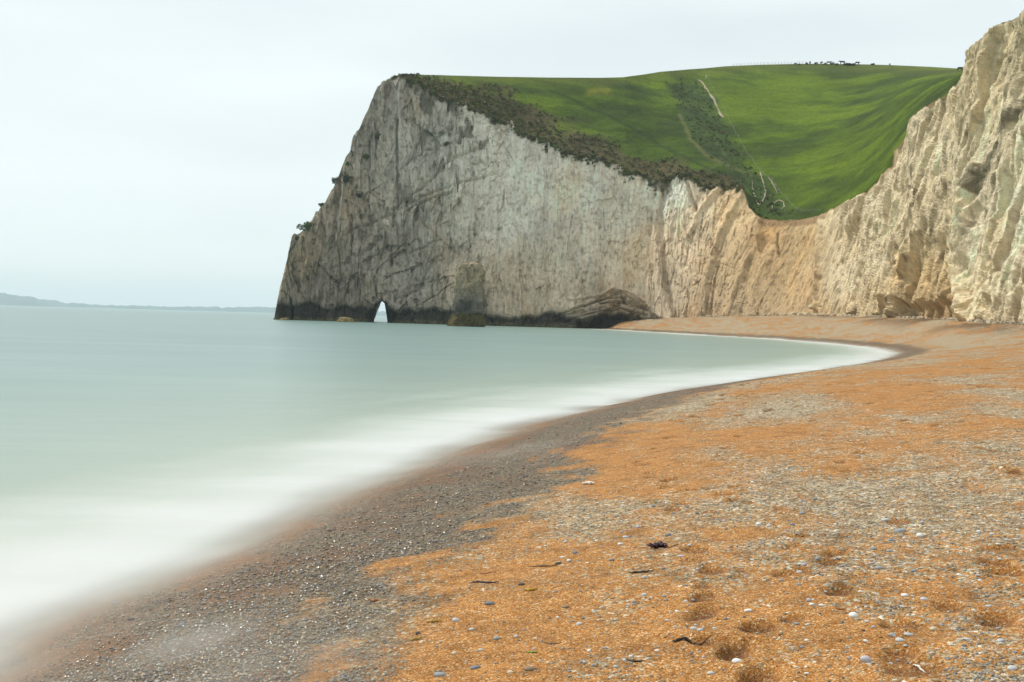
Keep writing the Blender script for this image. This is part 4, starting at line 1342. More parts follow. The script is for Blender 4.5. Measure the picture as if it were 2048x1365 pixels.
for a_ in [(608, 462, 32, 17, 'large green shrub on the ledge at the outer edge of the headland', 0, (0.085, 0.14, 0.05), 1), (596, 481, 9, 8, 'small dark shrub below the ledge of the large green shrub', 0, (0.07, 0.10, 0.045), 2),
           (694, 368, 20, 24, 'dark shrub beside the white groove high on the headland', 0, (0.10, 0.115, 0.08), 3), (670, 366, 12, 14, 'grey green shrub on the outer rim left of the white groove', 0, (0.10, 0.12, 0.08), 4),
           (732, 318, 15, 10, 'low olive shrub on a ledge near the top of the headland', 0, (0.12, 0.15, 0.06), 5), (696, 332, 8, 8, 'small green shrub on the yellow rim of the headland', 0, (0.10, 0.17, 0.05), 6),
           (718, 396, 11, 9, 'small dark shrub growing from a crack mid headland', 0, (0.08, 0.08, 0.06), 7), (642, 410, 10, 7, 'tiny shrub on the stepped outer edge of the headland', 0, (0.10, 0.12, 0.06), 8), (757, 282, 12, 14, 'dark tuft of shrub beside the upper chimney crack', 0, (0.075, 0.10, 0.055), 9),
           (893, 296, 10, 10, 'lone dark shrub on the bare grey face under the scrub', 0, (0.10, 0.10, 0.08), 10)]:
    shrub(*a_)

# scrub clumps and grass tufts (uncountable)
rng = np.random.default_rng(5)
flat_w = (np.maximum(sc, 0.9 * gully) * (GPX < 1600)).ravel()
area = np.ones_like(flat_w)
pick = rng.choice(len(flat_w), 3600, p=flat_w * area / (flat_w * area).sum())
C0 = gP.reshape(-1, 3)[pick] + rng.normal(size=(3600, 3)) * np.array([.5, .5, 0])
ecol = np.nonzero((cpx > 815) & (cpx < 1488))[0]
ek = rng.choice(ecol, 900)
en = vnoise(P3(cpx[ek] * 0.05, 0 * ek, 0 * ek), 451)
C0[:900] = last[ek] + np.stack([0 * ek, -0.3 + 0 * ek, 0.2 - np.abs(rng.normal(size=900)) * (0.8 + 1.6 * np.maximum(en, 0))], -1)
R0 = rng.uniform(0.3, 0.85, 3600)
nl = 16
q = rng.normal(size=(3600, nl, 3))
q /= np.linalg.norm(q, axis=-1, keepdims=True)
q[..., 2] = np.abs(q[..., 2]) * 0.8
LC = (C0[:, None] + q * (R0[:, None, None] * rng.uniform(0.5, 1, (3600, nl, 1)))).reshape(-1, 3)
nm = rng.normal(size=LC.shape) + np.array([0, -.2, .8])
nm /= np.linalg.norm(nm, axis=1, keepdims=True)
V, Q = leaf_quads(LC, nm, np.repeat(R0, nl) * rng.uniform(0.22, 0.42, len(LC)), rng)
pal = np.array([(0.09, 0.095, 0.035), (0.12, 0.10, 0.050), (0.075, 0.105, 0.028), (0.145, 0.125, 0.075), (0.10, 0.14, 0.03)])
cc_ = np.repeat(np.repeat(pal[rng.integers(0, 5, 3600)], nl, 0) * rng.uniform(0.75, 1.3, (len(LC), 1)), 4, 0)
o = mesh_np('scrub', V, Q, M_LEAF, smooth=False, cols={'col': cc_})
tag(o, 'brown and dark green scrub along the cliff edge and down the gully', 'scrub', kind='stuff')

# ------------------------------------------------------------------ chalk paths on the hill
M_PATH = mat_plain('path_chalk', (0.30, 0.26, 0.19), 0.95, 0.3, 1.2, 0.1, 0.1)


def ribbon_on_hill(pts, wpx):
    p = np.array(pts, float)
    seg = np.hypot(*(p[1:] - p[:-1]).T)
    c_ = np.concatenate([[0], np.cumsum(seg)])
    t = np.arange(0, c_[-1], 2.5)
    qx, qy = np.interp(t, c_, p[:, 0]), np.interp(t, c_, p[:, 1])
    pts3 = np.array([hill_pt(a, b) for a, b in zip(qx, qy)])
    wv = wpx * (0.55 + 0.45 * vnoise(P3(t * 0.15, 0 * t, 0 * t + p[0, 0]), 501)) * np.minimum(1, np.minimum(t + 2, c_[-1] - t + 2) / 6)
    V = []
    for i in range(len(t)):
        w_ = wv[i] * pts3[i][1] / FPX / 2
        Pc = pts3[i] + np.array([0, -0.12, 0.22])
        V += [Pc + np.array([-w_, 0, -0.25]), Pc + np.array([-w_ * 0.7, 0, 0]), Pc + np.array([w_ * 0.7, 0, 0]), Pc + np.array([w_, 0, -0.25])]
    return np.array(V), grid_faces(len(t), 4)


for pl, wp, lb in [([(1392, 159), (1404, 165), (1415, 180), (1427, 200), (1434, 215), (1446, 238)], 7, 'bare chalk path descending from the crest into the gully'), ([(1504, 364), (1506, 384), (1514, 404), (1519, 412)], 3.5, 'left branch of the chalk tracks at the foot of the gully'),
                   ([(1520, 346), (1524, 358), (1532, 384), (1526, 402), (1517, 412)], 4, 'middle branch of the chalk tracks at the foot of the gully'), ([(1543, 420), (1546, 408), (1556, 401), (1566, 404), (1569, 414), (1562, 421)], 3.5, 'small loop of chalk track on the valley floor'),
                   ([(1536, 356), (1548, 372), (1556, 390)], 4.5, 'right branch of the chalk tracks at the foot of the gully')]:
    V, Q = ribbon_on_hill(pl, wp)
    o = mesh_np('path', V, Q, M_PATH)
    tag(o, lb, kind='structure')

# ------------------------------------------------------------------ fences and post
M_WOOD = mat_plain('weathered_wood', (0.20, 0.19, 0.16), 0.9, 0.3, 5)
M_WIRE = mat_plain('wire', (0.25, 0.26, 0.25), 0.6, 0.1, 5)
M_PALE = mat_plain('pale_paint', (0.62, 0.64, 0.58), 0.7, 0.1, 5)


def post_mesh(h, r):
    V, T = tube([(0, 0, -0.3), (0, 0, h * 0.6), (0, 0, h - 0.06), (0, 0, h)], [r, r, r * 0.95, r * 0.55], 6)
    return V, T


def fence(pts, step, h, label, r=0.07):
    P = [hill_pt(a, b) for a, b in pts]
    e = empty('fence', tuple(P[0]))
    tag(e, label, 'fence', 'wire fences on the hill')
    me = None
    pr = random.Random(len(pts))
    o0 = e.location
    for i, p in enumerate(P):
        if me is None:
            V, T = post_mesh(h, r)
            o = mesh_np('post', V, T, M_WOOD, parent=e)
            me = o.data
        else:
            o = bpy.data.objects.new('post', me)
            COL.objects.link(o)
            o.parent = e
        o.location = Vector(p) - o0
        o.scale = (1, 1, pr.uniform(0.8, 1.25))
        o.rotation_euler = (pr.uniform(-.08, .08), pr.uniform(-.08, .08), 0)
    for hh in (0.45, 0.85):
        path = [np.array(p) - np.array(o0) + np.array([0, 0, h * hh]) for p in P]
        V, T = tube(path, 0.018, 4)
        mesh_np('wire', V, T, M_WIRE, parent=e)


fence([(x, float(sky_y(x)) + 0.8) for x in np.linspace(1466, 1612, 25)], 1, 1.35, 'wire fence with thin posts along the crest of the hill', 0.055)
CR2 = [(1416, 160), (1432, 192), (1450, 222), (1462, 252), (1480, 285), (1500, 318), (1520, 348), (1545, 366), (1560, 388), (1575, 405), (1590, 420), (1610, 428), (1640, 426)]
_p = np.array(CR2, float)
_c2 = np.concatenate([[0], np.cumsum(np.hypot(*(_p[1:] - _p[:-1]).T))])
_t = np.linspace(0, _c2[-1], 34)
fence([(np.interp(t, _c2, _p[:, 0]), np.interp(t, _c2, _p[:, 1])) for t in _t], 1, 1.2, 'wire fence running down the slope beside the gully', 0.07)
P = hill_pt(1411, 158)
e = empty('marker_post', tuple(P))
tag(e, 'pale marker post at the top of the chalk path', 'post')
V, T = tube([(0, 0, -0.3), (0, 0, 1.3), (0, 0, 1.75)], [0.16, 0.15, 0.14], 8)
mesh_np('shaft', V, T, M_PALE, parent=e)
V, T = tube([(0, 0, 1.7), (0, 0, 2.0), (0, 0, 2.1)], [0.17, 0.16, 0.05], 8)
mesh_np('cap', V, T, M_WOOD, parent=e)

# ------------------------------------------------------------------ cattle and low bushes on the crest
COWV = [(0, 0, 1.02), (0.45, 0, 1.05), (0.85, 0, 1.08), (-0.45, 0, 1.04), (-0.85, 0, 1.08), (1.15, 0, 1.22), (1.42, 0, 1.3), (1.72, 0, 1.12), (0.72, 0.2, 0.72), (0.72, 0.21, 0.36), (0.74, 0.21, 0.03), (0.72, -0.2, 0.72), (0.76, -0.21, 0.36), (0.72, -0.21, 0.03),
        (-0.78, 0.2, 0.74), (-0.9, 0.21, 0.4), (-0.84, 0.21, 0.03), (-0.78, -0.2, 0.74), (-0.88, -0.21, 0.4), (-0.84, -0.21, 0.03), (-1.05, 0, 1.1), (-1.12, 0, 0.6), (1.42, 0.18, 1.36), (1.42, -0.18, 1.36)]
COWE = [(0, 1), (1, 2), (0, 3), (3, 4), (2, 5), (5, 6), (6, 7), (2, 8), (8, 9), (9, 10), (2, 11), (11, 12), (12, 13), (4, 14), (14, 15), (15, 16), (4, 17), (17, 18), (18, 19), (4, 20), (20, 21), (6, 22), (6, 23)]
COWR = [.36, .35, .30, .36, .31, .2, .17, .1, .14, .075, .06, .14, .075, .06, .16, .08, .06, .16, .08, .06, .05, .04, .05, .05]
_me = bpy.data.meshes.new('cow')
_me.from_pydata(COWV, COWE, [])
_o = bpy.data.objects.new('cow', _me)
COL.objects.link(_o)
_o.modifiers.new('skin', 'SKIN')
for v, r_ in zip(_me.skin_vertices[0].data, COWR): v.radius = (r_, r_ * 1.0)
_me.skin_vertices[0].data[0].use_root = True
_ss = _o.modifiers.new('sub', 'SUBSURF')
_ss.levels = 1
_ss.render_levels = 1
bpy.context.view_layer.update()
cow_me = bpy.data.meshes.new_from_object(_o.evaluated_get(bpy.context.evaluated_depsgraph_get()))
bpy.data.objects.remove(_o)
for p_ in cow_me.polygons: p_.use_smooth = True
for px, dy, rz, sc_, colr, lb in [(1686, 0.5, 3.1, 1.15, (0.018, 0.02, 0.022), 'black cow standing in profile on the crest'), (1657, 1.0, 0.2, 1.1, (0.16, 0.17, 0.17), 'grey cow on the crest left of the black cow'), (1620, 1.0, 1.4, 1.0, (0.05, 0.045, 0.035), 'dark brown cow facing the camera on the crest'),
                                  (1643, 1.0, 1.75, 1.0, (0.20, 0.17, 0.12), 'tan cow facing the camera on the crest'), (1714, 1.0, 0.4, 1.05, (0.07, 0.075, 0.08), 'slate grey cow on the crest right of the black cow'), (1780, 2.5, 1.2, 0.9, (0.20, 0.20, 0.18), 'pale cow grazing just below the crest'), (1921, 4.0, 0.1, 1.1, (0.03, 0.028, 0.025), 'dark cow half hidden by the cream cliff edge')]:
    P = hill_pt(px, float(sky_y(px)) + dy)
    e = bpy.data.objects.new('cow', cow_me.copy())
    e.data.materials.clear()
    e.data.materials.append(mat_plain('hide', colr, 0.85, 0.3, 2))
    COL.objects.link(e)
    e.location = P
    e.rotation_euler = (0, 0, rz)
    e.scale = (sc_,) * 3
    tag(e, lb, 'cow', 'cattle on the crest')
for i, (px, wpx, hp, lb) in enumerate([(1613, 7, 4, 'low bush left of the dark brown cow'), (1632, 8, 4.5, 'low bush between the brown and tan cows'), (1650, 8, 4, 'low bush right of the tan cow'), (1664, 9, 4.5, 'low bush under the grey cow'), (1672, 8, 4.5, 'low bush left of the black cow'), (1694, 16, 5, 'wide dark bush below the black cow'),
                                       (1707, 10, 5, 'dark bush right of the wide dark bush'), (1745, 11, 3, 'flat bush at the right end of the herd'), (1590, 5, 3.5, 'small round bush at the right end of the crest fence'), (1598, 6, 3.5, 'small wide bush next to the crest fence end')]):
    shrub(px, float(sky_y(px)) + (2.5 if 'black cow' in lb or 'wide' in lb else 0.8), wpx * 0.9, hp * 0.75, lb, 0, (0.08, 0.13, 0.04), 60 + i, onhill=True)

# ------------------------------------------------------------------ pebbles
PM = {n: mat_plain('pebble_' + n, c, 0.62, v, 30, 0.35) for n, c, v in [('pale', (0.45, 0.46, 0.46), .15), ('white', (0.66, 0.66, 0.63), .1), ('grey', (0.25, 0.265, 0.28), .2), ('blue', (0.16, 0.18, 0.21), .25), ('cream', (0.52, 0.44, 0.31), .2), ('dark', (0.055, 0.05, 0.05), .3), ('lilac', (0.42, 0.39, 0.43), .12), ('brown', (0.24, 0.17, 0.11), .25)]}
pvar = []
for s_ in range(8):
    V, Fc = blob_mesh(3, 20 + s_, (1, [.75, .6, .85, .7, .55, .9, .65, .8][s_], [.5, .42, .7, .55, .4, .75, .5, .6][s_]), 0.22, 0.9)
    for mn, mt in PM.items():
        pass
    o = mesh_np('pebble', V, Fc, None)
    o.data.materials.append(PM['pale'])
    pvar.append(o.data)
    bpy.data.objects.remove(o)
prr = random.Random(21)


def beach_z(x, y):
    x = np.atleast_1d(np.asarray(x, float))
    y = np.atleast_1d(np.asarray(y, float))
    z, s, a = beach_base(x, y)
    return z + relief(x.copy(), y.copy(), np.maximum(s, 0), a), s


def pebble(x, y, z, r, mn, label, group=None, var=None, rz=None):
    o = bpy.data.objects.new('pebble', pvar[prr.randrange(8) if var is None else var])
    COL.objects.link(o)
    o.material_slots[0].link = 'OBJECT'
    o.material_slots[0].material = PM[mn]
    o.location = (x, y, z + r * 0.16)
    o.scale = (r, r, r)
    o.rotation_euler = (prr.uniform(-.2, .2), prr.uniform(-.2, .2), prr.uniform(-.7, .7) if rz is None else rz)
    tag(o, label, 'pebble', group)


NAMED = [(1707, 1231, 19, 'white', 5, 'biggest white pebble, knobbly, beside a thin line of grit'), (1758, 1137, 18, 'grey', 0, 'grey oval pebble alone on a smooth orange patch'), (1473, 1328, 20, 'white', 0, 'bright white oval pebble just below the footprint trail'), (1421, 1342, 15, 'pale', 0, 'pale oval pebble left of the bright white oval one'),
         (1731, 1327, 22, 'lilac', 2, 'rounded lilac grey pebble near the bottom edge'), (1496, 1223, 17, 'white', 4, 'white slab pebble above the deep footprints'), (1387, 1263, 15, 'pale', 0, 'left of a touching pair of pale pebbles above the dark weed'), (1400, 1267, 14, 'pale', 1, 'right of a touching pair of pale pebbles above the dark weed'),
         (1817, 1272, 20, 'pale', 1, 'long pale grey pebble, rearmost of a group of three'), (1800, 1284, 20, 'pale', 0, 'pale grey pebble, nearest of a group of three'), (1784, 1272, 15, 'grey', 6, 'angular grey pebble, leftmost of a group of three'), (1809, 1191, 15, 'white', 0, 'small white pebble left of the shadowed footprint'),
         (1848, 1199, 16, 'pale', 0, 'pale flat pebble above the shadowed footprint'), (1800, 1061, 25, 'grey', 1, 'long dark grey pebble on the edge of the gravel patch'), (1840, 1072, 15, 'white', 5, 'white pebble standing on the gravel patch'), (1746, 1101, 14, 'grey', 0, 'grey pebble, left of two on bare orange sand'), (1779, 1104, 14, 'grey', 0, 'grey pebble, right of two on bare orange sand'),
         (1785, 1084, 14, 'blue', 1, 'dark flat pebble above the two grey ones on bare sand'), (1517, 1046, 11, 'white', 5, 'white pebble at the left end of a pale row'), (1538, 1050, 10, 'pale', 5, 'pale pebble second in a pale row'), (1585, 1046, 11, 'blue', 0, 'blue grey pebble at the right of a pale row'), (1605, 1025, 13, 'grey', 0, 'grey pebble alone above the pale row'),
         (1337, 1071, 12, 'blue', 2, 'dark round pebble above the purple weed'), (1362, 1116, 15, 'pale', 4, 'tilted pale pebble right of the purple weed'), (1771, 1038, 17, 'pale', 1, 'pale elongated pebble at the top of the gravel patch'), (1828, 1144, 14, 'grey', 1, 'grey pebble right of the lone grey oval one'), (1711, 1155, 12, 'cream', 5, 'cream round pebble beside a faint footprint'),
         (1598, 1152, 12, 'pale', 0, 'pale pebble above its darker twin in the middle right'), (1598, 1172, 12, 'grey', 0, 'grey pebble below its paler twin in the middle right'), (1562, 1165, 9, 'grey', 0, 'small grey pebble left of the twin pebbles'), (1643, 1214, 14, 'white', 4, 'flat white pebble left of the biggest white one'), (1623, 1211, 11, 'white', 0, 'small white pebble next to the flat white one'),
         (1615, 1252, 12, 'pale', 1, 'pale sliver pebble below the flat white one'), (2024, 1344, 20, 'pale', 0, 'pale blue oval pebble in the bottom right corner'), (2000, 1289, 16, 'pale', 0, 'pale pebble above the bottom right corner'), (1866, 1263, 13, 'cream', 5, 'cream upright pebble right of the group of three'), (1935, 1286, 15, 'pale', 4, 'tilted pale pebble in the right gravel drift'), (1977, 1218, 14, 'pale', 1, 'pale flat pebble above the dark hollow at right'),
         (879, 1355, 24, 'grey', 1, 'large grey pebble at the bottom edge by the backwash'), (950, 1337, 21, 'blue', 1, 'dark slate pebble right of the large grey bottom one'), (912, 1242, 15, 'pale', 2, 'pale round pebble right of the yellow weed'), (979, 1211, 20, 'blue', 4, 'tilted blue black pebble below the wet gravel'), (993, 1276, 15, 'grey', 0, 'grey oval pebble with a pale one resting behind'),
         (943, 1257, 11, 'pale', 0, 'small pale pebble right of the pale round one'), (1158, 1247, 13, 'pale', 0, 'pale oval pebble alone right of the curved stem'), (1151, 1107, 14, 'blue', 0, 'dark grey pebble above two small white ones'), (1125, 1116, 9, 'white', 0, 'left of two small white pebbles by the thin stem'), (1137, 1121, 9, 'white', 0, 'right of two small white pebbles by the thin stem'),
         (1131, 1085, 10, 'pale', 0, 'small pale pebble above the dark grey one'), (1251, 1074, 13, 'pale', 0, 'pale grey pebble on smooth sand left of the purple weed'), (1240, 1091, 11, 'white', 0, 'small white pebble below the pale grey one on smooth sand'), (1117, 1126, 14, 'dark', 1, 'dark pebble at the end of the thin brown stem'), (1043, 1172, 15, 'dark', 6, 'black pebble beside the golden weed'), (1131, 1214, 15, 'brown', 4, 'brown tilted pebble right of the blue black one'),
         (909, 1306, 11, 'cream', 5, 'small cream pebble above the dark slate one'), (962, 1299, 11, 'pale', 0, 'small pale pebble among grit above the dark slate one'), (1032, 1272, 9, 'pale', 5, 'small pale pebble left of the curved stem'), (1060, 1344, 26, 'brown', 1, 'long brownish pebble among gravel at the bottom'), (1209, 1298, 10, 'grey', 0, 'small grey pebble below the curved stem'), (1020, 1350, 13, 'cream', 0, 'cream pebble left of the long brownish one'),
         (231, 1208, 18, 'blue', 4, 'blue grey stone washed by the foam at the left'), (262, 1240, 17, 'dark', 1, 'dark flat stone at the edge of the foam'), (365, 1252, 15, 'blue', 2, 'blue grey stone in the milky backwash'), (498, 1266, 13, 'grey', 2, 'grey stone at the edge of the milky backwash')]
gn = pix_ground([a[0] for a in NAMED], [a[1] for a in NAMED])
zz, _ = beach_z(gn[:, 0], gn[:, 1])
for a_, g, z in zip(NAMED, gn, zz):
    pebble(g[0], g[1], z, a_[2] / 2 * math.hypot(g[1], g[2] - CAMH) / FPX, a_[3], a_[5], 'pebbles on the beach', a_[4], prr.uniform(-.35, .35))
# further single pebbles, drawn like those in the photograph
cand = []
while len(cand) < 230:
    px, py = prr.uniform(880, 2040), prr.uniform(930, 1362)
    if px < 1250 - 0.55 * (py - 930): continue
    cand.append((px, py))
gn = pix_ground([c[0] for c in cand], [c[1] for c in cand])
zz, sg = beach_z(gn[:, 0], gn[:, 1])
names = ['pale', 'pale', 'grey', 'grey', 'white', 'cream', 'blue', 'lilac', 'brown']
adj = {'pale': 'pale grey', 'grey': 'mid grey', 'white': 'white', 'cream': 'cream', 'blue': 'slate blue', 'lilac': 'lilac grey', 'brown': 'brownish'}
LMK = [(1707, 1231, 'biggest white pebble'), (1758, 1137, 'lone grey oval pebble'), (1473, 1328, 'bright white oval pebble'), (1731, 1327, 'lilac grey pebble'), (1394, 1265, 'touching pale pair'), (1805, 1277, 'group of three pebbles'), (1800, 1061, 'long dark grey pebble'), (1762, 1102, 'two grey pebbles on bare sand'), (1550, 1047, 'pale pebble row'),
       (1318, 1096, 'purple seaweed clump'), (1283, 1148, 'knobbed brown strand'), (1370, 1286, 'thick black strand'), (1085, 1131, 'thin brown stem'), (968, 1169, 'wine red strand'), (1060, 1181, 'golden seaweed blade'), (866, 1246, 'upper yellow blade'), (1066, 1306, 'bright green sliver'), (1105, 1286, 'curved brown stem'), (1838, 1327, 'white cuttlebone'),
       (1176, 971, 'white driftwood'), (2024, 1344, 'pale blue corner pebble'), (1598, 1162, 'twin pebbles'), (950, 1337, 'dark slate pebble'), (1158, 1247, 'pale oval by the curved stem'), (1992, 1242, 'dark hollow at right'), (1515, 1258, 'deep footprints'), (1399, 843, 'big far footprint'), (1605, 1025, 'grey pebble above the pale row'), (1251, 1074, 'pale grey pebble on smooth sand'), (2000, 1110, 'right edge hollows'), (1900, 960, 'far right gravel')]
todo = []
for (px, py), g, z in zip(cand, gn, zz):
    mn = prr.choice(names)
    wp = prr.uniform(6, 11) * (1 if py > 1050 else 0.8)
    lm = sorted(LMK, key=lambda l: math.hypot(l[0] - px, 1.6 * (l[1] - py)))[0]
    ddx, ddy = px - lm[0], 1.6 * (py - lm[1])
    rel = ('right of' if ddx > 0 else 'left of') if abs(ddx) > abs(ddy) else ('in front of' if ddy > 0 else 'behind')
    todo.append((mn, rel, lm[2], math.hypot(ddx, ddy), g, z, wp))
todo.sort(key=lambda t: t[3])
seen = {}
ORD = ['nearest', 'second', 'third', 'fourth', 'fifth', 'sixth', 'seventh', 'eighth', 'ninth', 'tenth', 'eleventh', 'twelfth']
for mn, rel, lmn, dd, g, z, wp in todo:
    kk = seen.get((mn, rel, lmn), 0)
    seen[(mn, rel, lmn)] = kk + 1
    pebble(g[0], g[1], z, wp / 2 * g[1] / FPX, mn, '%s small %s pebble %s the %s' % (ORD[kk], adj[mn], rel, lmn), 'small pebbles scattered on the orange shingle')

# the uncountable shingle: small stones on wet lag and dry drifts
NP = 46000
rng = np.random.default_rng(77)
PXr = rng.uniform(-120, 2170, NP * 3)
PYr = 690 + (1440 - 690) * rng.random(NP * 3) ** 0.75
cc2, mm2 = ray(PXr, PYr)
z = np.full(len(PXr), 0.6)
for _ in range(6):
    Yp = np.clip((z - CAMH) / np.minimum(mm2, -5e-3), 2, 300)
    z = 0.5 * z + 0.5 * beach_base(cc2 * Yp, Yp)[0]
xq, yq = cc2 * Yp, Yp
zq, sq_, aq = beach_base(xq, yq)
n1 = fbm(P3(sq_ * 0.55, aq * 0.16, 0 * sq_), 5, 51)
n2 = fbm(P3(xq * 0.9, yq * 0.55, 0 * xq), 5, 57)
n3 = fbm(P3(xq * 3.2, yq * 2.2, 0 * xq), 4, 59)
gq = 0.33 + 0.66 * n1 + 0.45 * n2 + 0.35 * n3
we = 2.8 + 0.6 * fbm(P3(aq * 0.4, 0 * sq_, 0 * sq_), 3, 61) + 0.9 * n3
wetq = 1 - sst(-0.55, 0.35, sq_ - we)
lagq = sst(0.35, 1.3, sq_) * (1 - sst(-0.6, 0.25, sq_ - we))
prob = np.maximum(0.06 + 0.75 * sst(0.35, 0.8, gq), lagq * 1.0) * (sq_ > 0.15) * (yq < 60)
ok = rng.random(len(prob)) < prob
ix = np.nonzero(ok)[0][:NP]
xq, yq, zq, sq_, aq, wetq, lagq = xq[ix], yq[ix], zq[ix], sq_[ix], aq[ix], wetq[ix], lagq[ix]
_h, _fp = relief(xq.copy(), yq.copy(), np.maximum(sq_, 0), aq, True)
zq = zq + _h
kp = _fp < 0.25
xq, yq, zq, sq_, aq, wetq, lagq = xq[kp], yq[kp], zq[kp], sq_[kp], aq[kp], wetq[kp], lagq[kp]
npb = len(xq)
base_r = 0.0032 + 0.0075 * rng.random(npb) ** 3
rad = base_r * np.clip(yq / 9, 0.8, 4) ** 0.42 * (1 + 0.6 * lagq)
IV, IF = ico(1)
shp = np.stack([rng.uniform(0.85, 1.3, npb), rng.uniform(0.7, 1.0, npb), rng.uniform(0.6, 0.95, npb)], -1)
ang = rng.uniform(0, 6.28, npb)
vj = IV[None] * (1 + 0.18 * rng.normal(size=(npb, len(IV), 1)))
vj = vj * shp[:, None] * rad[:, None, None]
ca, sa = np.cos(ang)[:, None], np.sin(ang)[:, None]
Vp = np.stack([vj[..., 0] * ca - vj[..., 1] * sa + xq[:, None], vj[..., 0] * sa + vj[..., 1] * ca + yq[:, None], vj[..., 2] + (zq + rad * 0.22)[:, None]], -1).reshape(-1, 3)
Fp = (IF[None] + (np.arange(npb) * len(IV))[:, None, None]).reshape(-1, 3)
pal = np.array([(0.34, 0.30, 0.23), (0.42, 0.37, 0.27), (0.26, 0.25, 0.23), (0.38, 0.26, 0.13), (0.50, 0.47, 0.40), (0.17, 0.16, 0.15), (0.36, 0.21, 0.08), (0.30, 0.31, 0.32)])
pc = pal[rng.integers(0, len(pal), npb)] * rng.uniform(0.75, 1.2, (npb, 1))
pc = pc * (1 - wetq[:, None] * np.array([0.40, 0.44, 0.48]))
o = mesh_np('shingle_pebbles', Vp, Fp, M_PEB, smooth=False, cols={'col': np.repeat(pc, len(IV), 0)}, floats={'wet': np.repeat(wetq, len(IV))})
tag(o, 'small mixed pebbles strewn over the shingle and the wet tide line', 'shingle', kind='stuff')

# ------------------------------------------------------------------ seaweed and drift
WM = {n: mat_plain('weed_' + n, c, 0.5, .35, 20, 0.4) for n, c in [('purple', (0.035, 0.012, 0.018)), ('brown', (0.085, 0.045, 0.018)), ('black', (0.025, 0.014, 0.008)), ('gold', (0.34, 0.20, 0.015)), ('green', (0.13, 0.24, 0.02)), ('rust', (0.22, 0.07, 0.015)), ('bone', (0.66, 0.62, 0.54))]}


def weed(name, pts, wpx, mn, label, cat, thick=0.6, frond=0, seed=0):
    """a strand lying along photo points; fronds add short side blades"""
    r_ = random.Random(seed)
    p = np.array(pts, float)
    seg = np.hypot(*(p[1:] - p[:-1]).T)
    c_ = np.concatenate([[0], np.cumsum(seg)])
    t = np.linspace(0, c_[-1], 14)
    g = pix_ground(np.interp(t, c_, p[:, 0]), np.interp(t, c_, p[:, 1]))
    z_, _ = beach_z(g[:, 0], g[:, 1])
    mpp = g[:, 1].mean() / FPX
    o0 = np.array([g[0, 0], g[0, 1], z_[0]])
    path = np.stack([g[:, 0], g[:, 1], z_ + wpx * mpp * 0.35], -1) - o0
    path[:, 2] += 0.35 * wpx * mpp * np.array([r_.uniform(-.3, 1) for _ in t])
    prof = np.sin(np.linspace(0.35, 2.9, len(t))) * np.array([r_.uniform(.7, 1.2) for _ in t])
    V, T = tube(path, np.maximum(prof, .25) * wpx * mpp / 2, 7)
    V = V * np.array([1, 1, 1])
    Vs_, Ts_ = [V], [T]
    off = len(V)
    for kk in range(frond):
        i = r_.randrange(1, len(t) - 1)
        a_ = r_.uniform(0, 6.28)
        l_ = wpx * mpp * r_.uniform(0.5, 1.1)
        b0 = path[i]
        pp = [b0, b0 + np.array([math.cos(a_) * l_ * .5, math.sin(a_) * l_ * .5, l_ * r_.uniform(-.1, .25)]), b0 + np.array([math.cos(a_ + .4) * l_, math.sin(a_ + .4) * l_, 0.0])]
        v_, t_ = tube(pp, [wpx * mpp * .3, wpx * mpp * .28, wpx * mpp * .1], 5)
        Vs_.append(v_)
        Ts_.append(t_ + off)
        off += len(v_)
    o = mesh_np(name, np.concatenate(Vs_), np.concatenate(Ts_), WM[mn])
    o.location = o0
    tag(o, label, cat)


weed('seaweed', [(1303, 1100), (1318, 1093), (1335, 1096)], 11, 'purple', 'dark purple clump of seaweed beside the footprint trail', 'seaweed', frond=16, seed=1)
weed('seaweed', [(1336, 1098), (1345, 1096), (1358, 1093)], 2.2, 'brown', 'short thin stem right of the purple seaweed clump', 'seaweed', seed=2)
weed('seaweed', [(1256, 1149), (1262, 1151), (1280, 1149), (1310, 1145)], 4.5, 'black', 'dark brown strand of seaweed with a knobbed left end', 'seaweed', frond=3, seed=3)
weed('seaweed', [(1348, 1291), (1360, 1285), (1375, 1284), (1388, 1286)], 7, 'black', 'thick black strand of seaweed below the pale pebble pair', 'seaweed', frond=6, seed=4)
weed('seaweed', [(1388, 1286), (1402, 1282), (1420, 1277)], 2.6, 'brown', 'thin stem trailing right from the thick black strand', 'seaweed', seed=5)
weed('seaweed', [(1056, 1133), (1070, 1132), (1090, 1131), (1115, 1129)], 3, 'brown', 'thin brown stem ending at the dark pebble', 'seaweed', seed=6)
weed('seaweed', [(938, 1170), (955, 1168), (972, 1170), (998, 1169)], 5, 'purple', 'wine red strand of seaweed on the wet gravel edge', 'seaweed', frond=5, seed=7)
weed('seaweed', [(1047, 1183), (1060, 1184), (1076, 1180)], 6, 'gold', 'golden blade of seaweed by the black pebble', 'seaweed', frond=5, seed=8)
weed('seaweed', [(852, 1247), (866, 1246), (882, 1244)], 5.5, 'gold', 'upper of two yellow seaweed blades by the backwash', 'seaweed', frond=4, seed=9)
weed('seaweed', [(820, 1280), (832, 1278), (845, 1275)], 6, 'gold', 'lower of two yellow seaweed blades by the backwash', 'seaweed', frond=5, seed=10)
weed('seaweed', [(832, 1268), (837, 1263), (841, 1266)], 5, 'purple', 'small purple tuft above the lower yellow blade', 'seaweed', frond=4, seed=11)
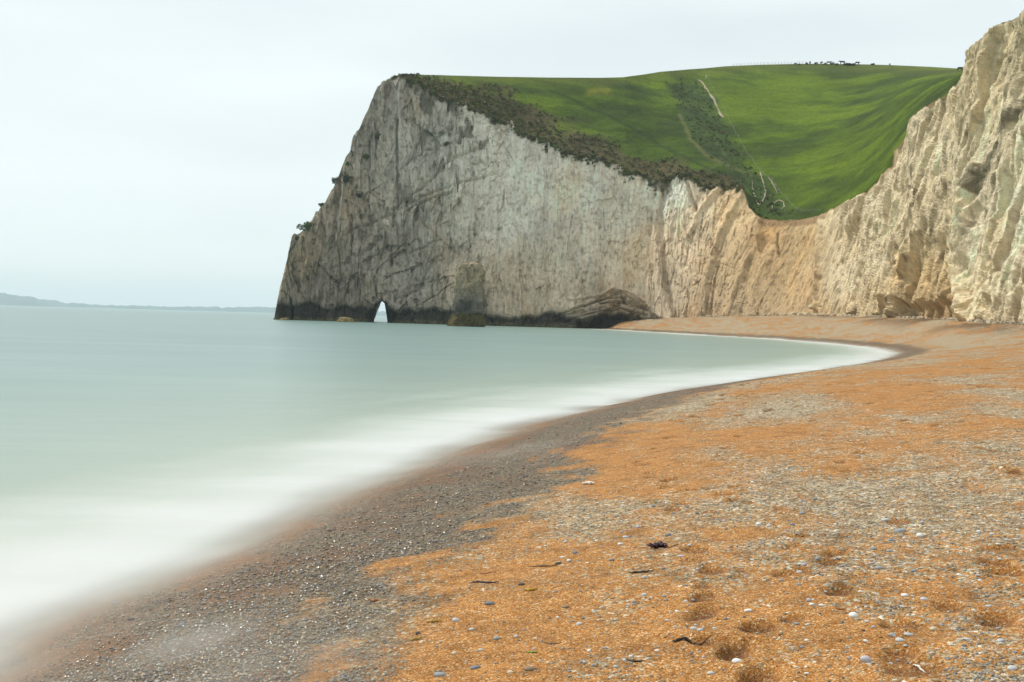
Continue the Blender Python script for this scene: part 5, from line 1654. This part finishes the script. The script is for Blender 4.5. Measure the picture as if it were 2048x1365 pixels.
weed('seaweed', [(958, 1148), (975, 1147), (992, 1147)], 3, 'rust', 'thin orange blade above the wine red strand', 'seaweed', frond=2, seed=12)
weed('seaweed', [(738, 1204), (748, 1205), (757, 1204)], 6, 'rust', 'rusty scrap of seaweed on the dark wet gravel', 'seaweed', frond=4, seed=13)
weed('seaweed', [(1052, 1306), (1066, 1306), (1079, 1305)], 4, 'green', 'bright green sliver of seaweed on the sand', 'seaweed', frond=2, seed=14)
weed('seaweed', [(1083, 1284), (1100, 1287), (1112, 1287), (1124, 1284)], 2.4, 'brown', 'curved brown stem bowed like a smile on the sand', 'seaweed', seed=15)
weed('seaweed', [(1252, 1323), (1268, 1326), (1290, 1324)], 4, 'black', 'dark twiggy strand among gravel near the bottom', 'seaweed', frond=4, seed=16)
weed('cuttlebone', [(1826, 1325), (1838, 1327), (1852, 1332)], 5, 'bone', 'slim white cuttlebone by a footprint at the lower right', 'cuttlebone', seed=17)
weed('driftwood', [(1164, 972), (1175, 970), (1190, 971)], 7, 'bone', 'bleached white piece of driftwood at the edge of the wet gravel', 'driftwood', frond=3, seed=18)
weed('seaweed', [(1672, 1219), (1682, 1220), (1690, 1219)], 3.5, 'rust', 'short rusty scrap left of the biggest white pebble', 'seaweed', frond=2, seed=19)

# ------------------------------------------------------------------ haze in the air
hz = MT('haze_air')
hz.t.nodes.remove(hz.b)
pv = hz.n('ShaderNodeVolumePrincipled')
pv.inputs['Color'].default_value = (0.80, 0.93, 1.0, 1)
pv.inputs['Density'].default_value = 0.95e-4
pv.inputs['Anisotropy'].default_value = 0.0
hz.l(pv.outputs[0], hz.out.inputs['Volume'])
x0, x1, y0, y1, z0, z1 = -12500, 12500, -12500, 12500, -4.5, 190
V = np.array([(x, y, z) for z in (z0, z1) for y in (y0, y1) for x in (x0, x1)], float)
Fh = np.array([(0, 2, 3, 1), (4, 5, 7, 6), (0, 1, 5, 4), (2, 6, 7, 3), (0, 4, 6, 2), (1, 3, 7, 5)])
o = mesh_np('haze', V, Fh, hz.m, smooth=False)
tag(o, 'thin pale sea haze filling the air', 'haze', kind='stuff')
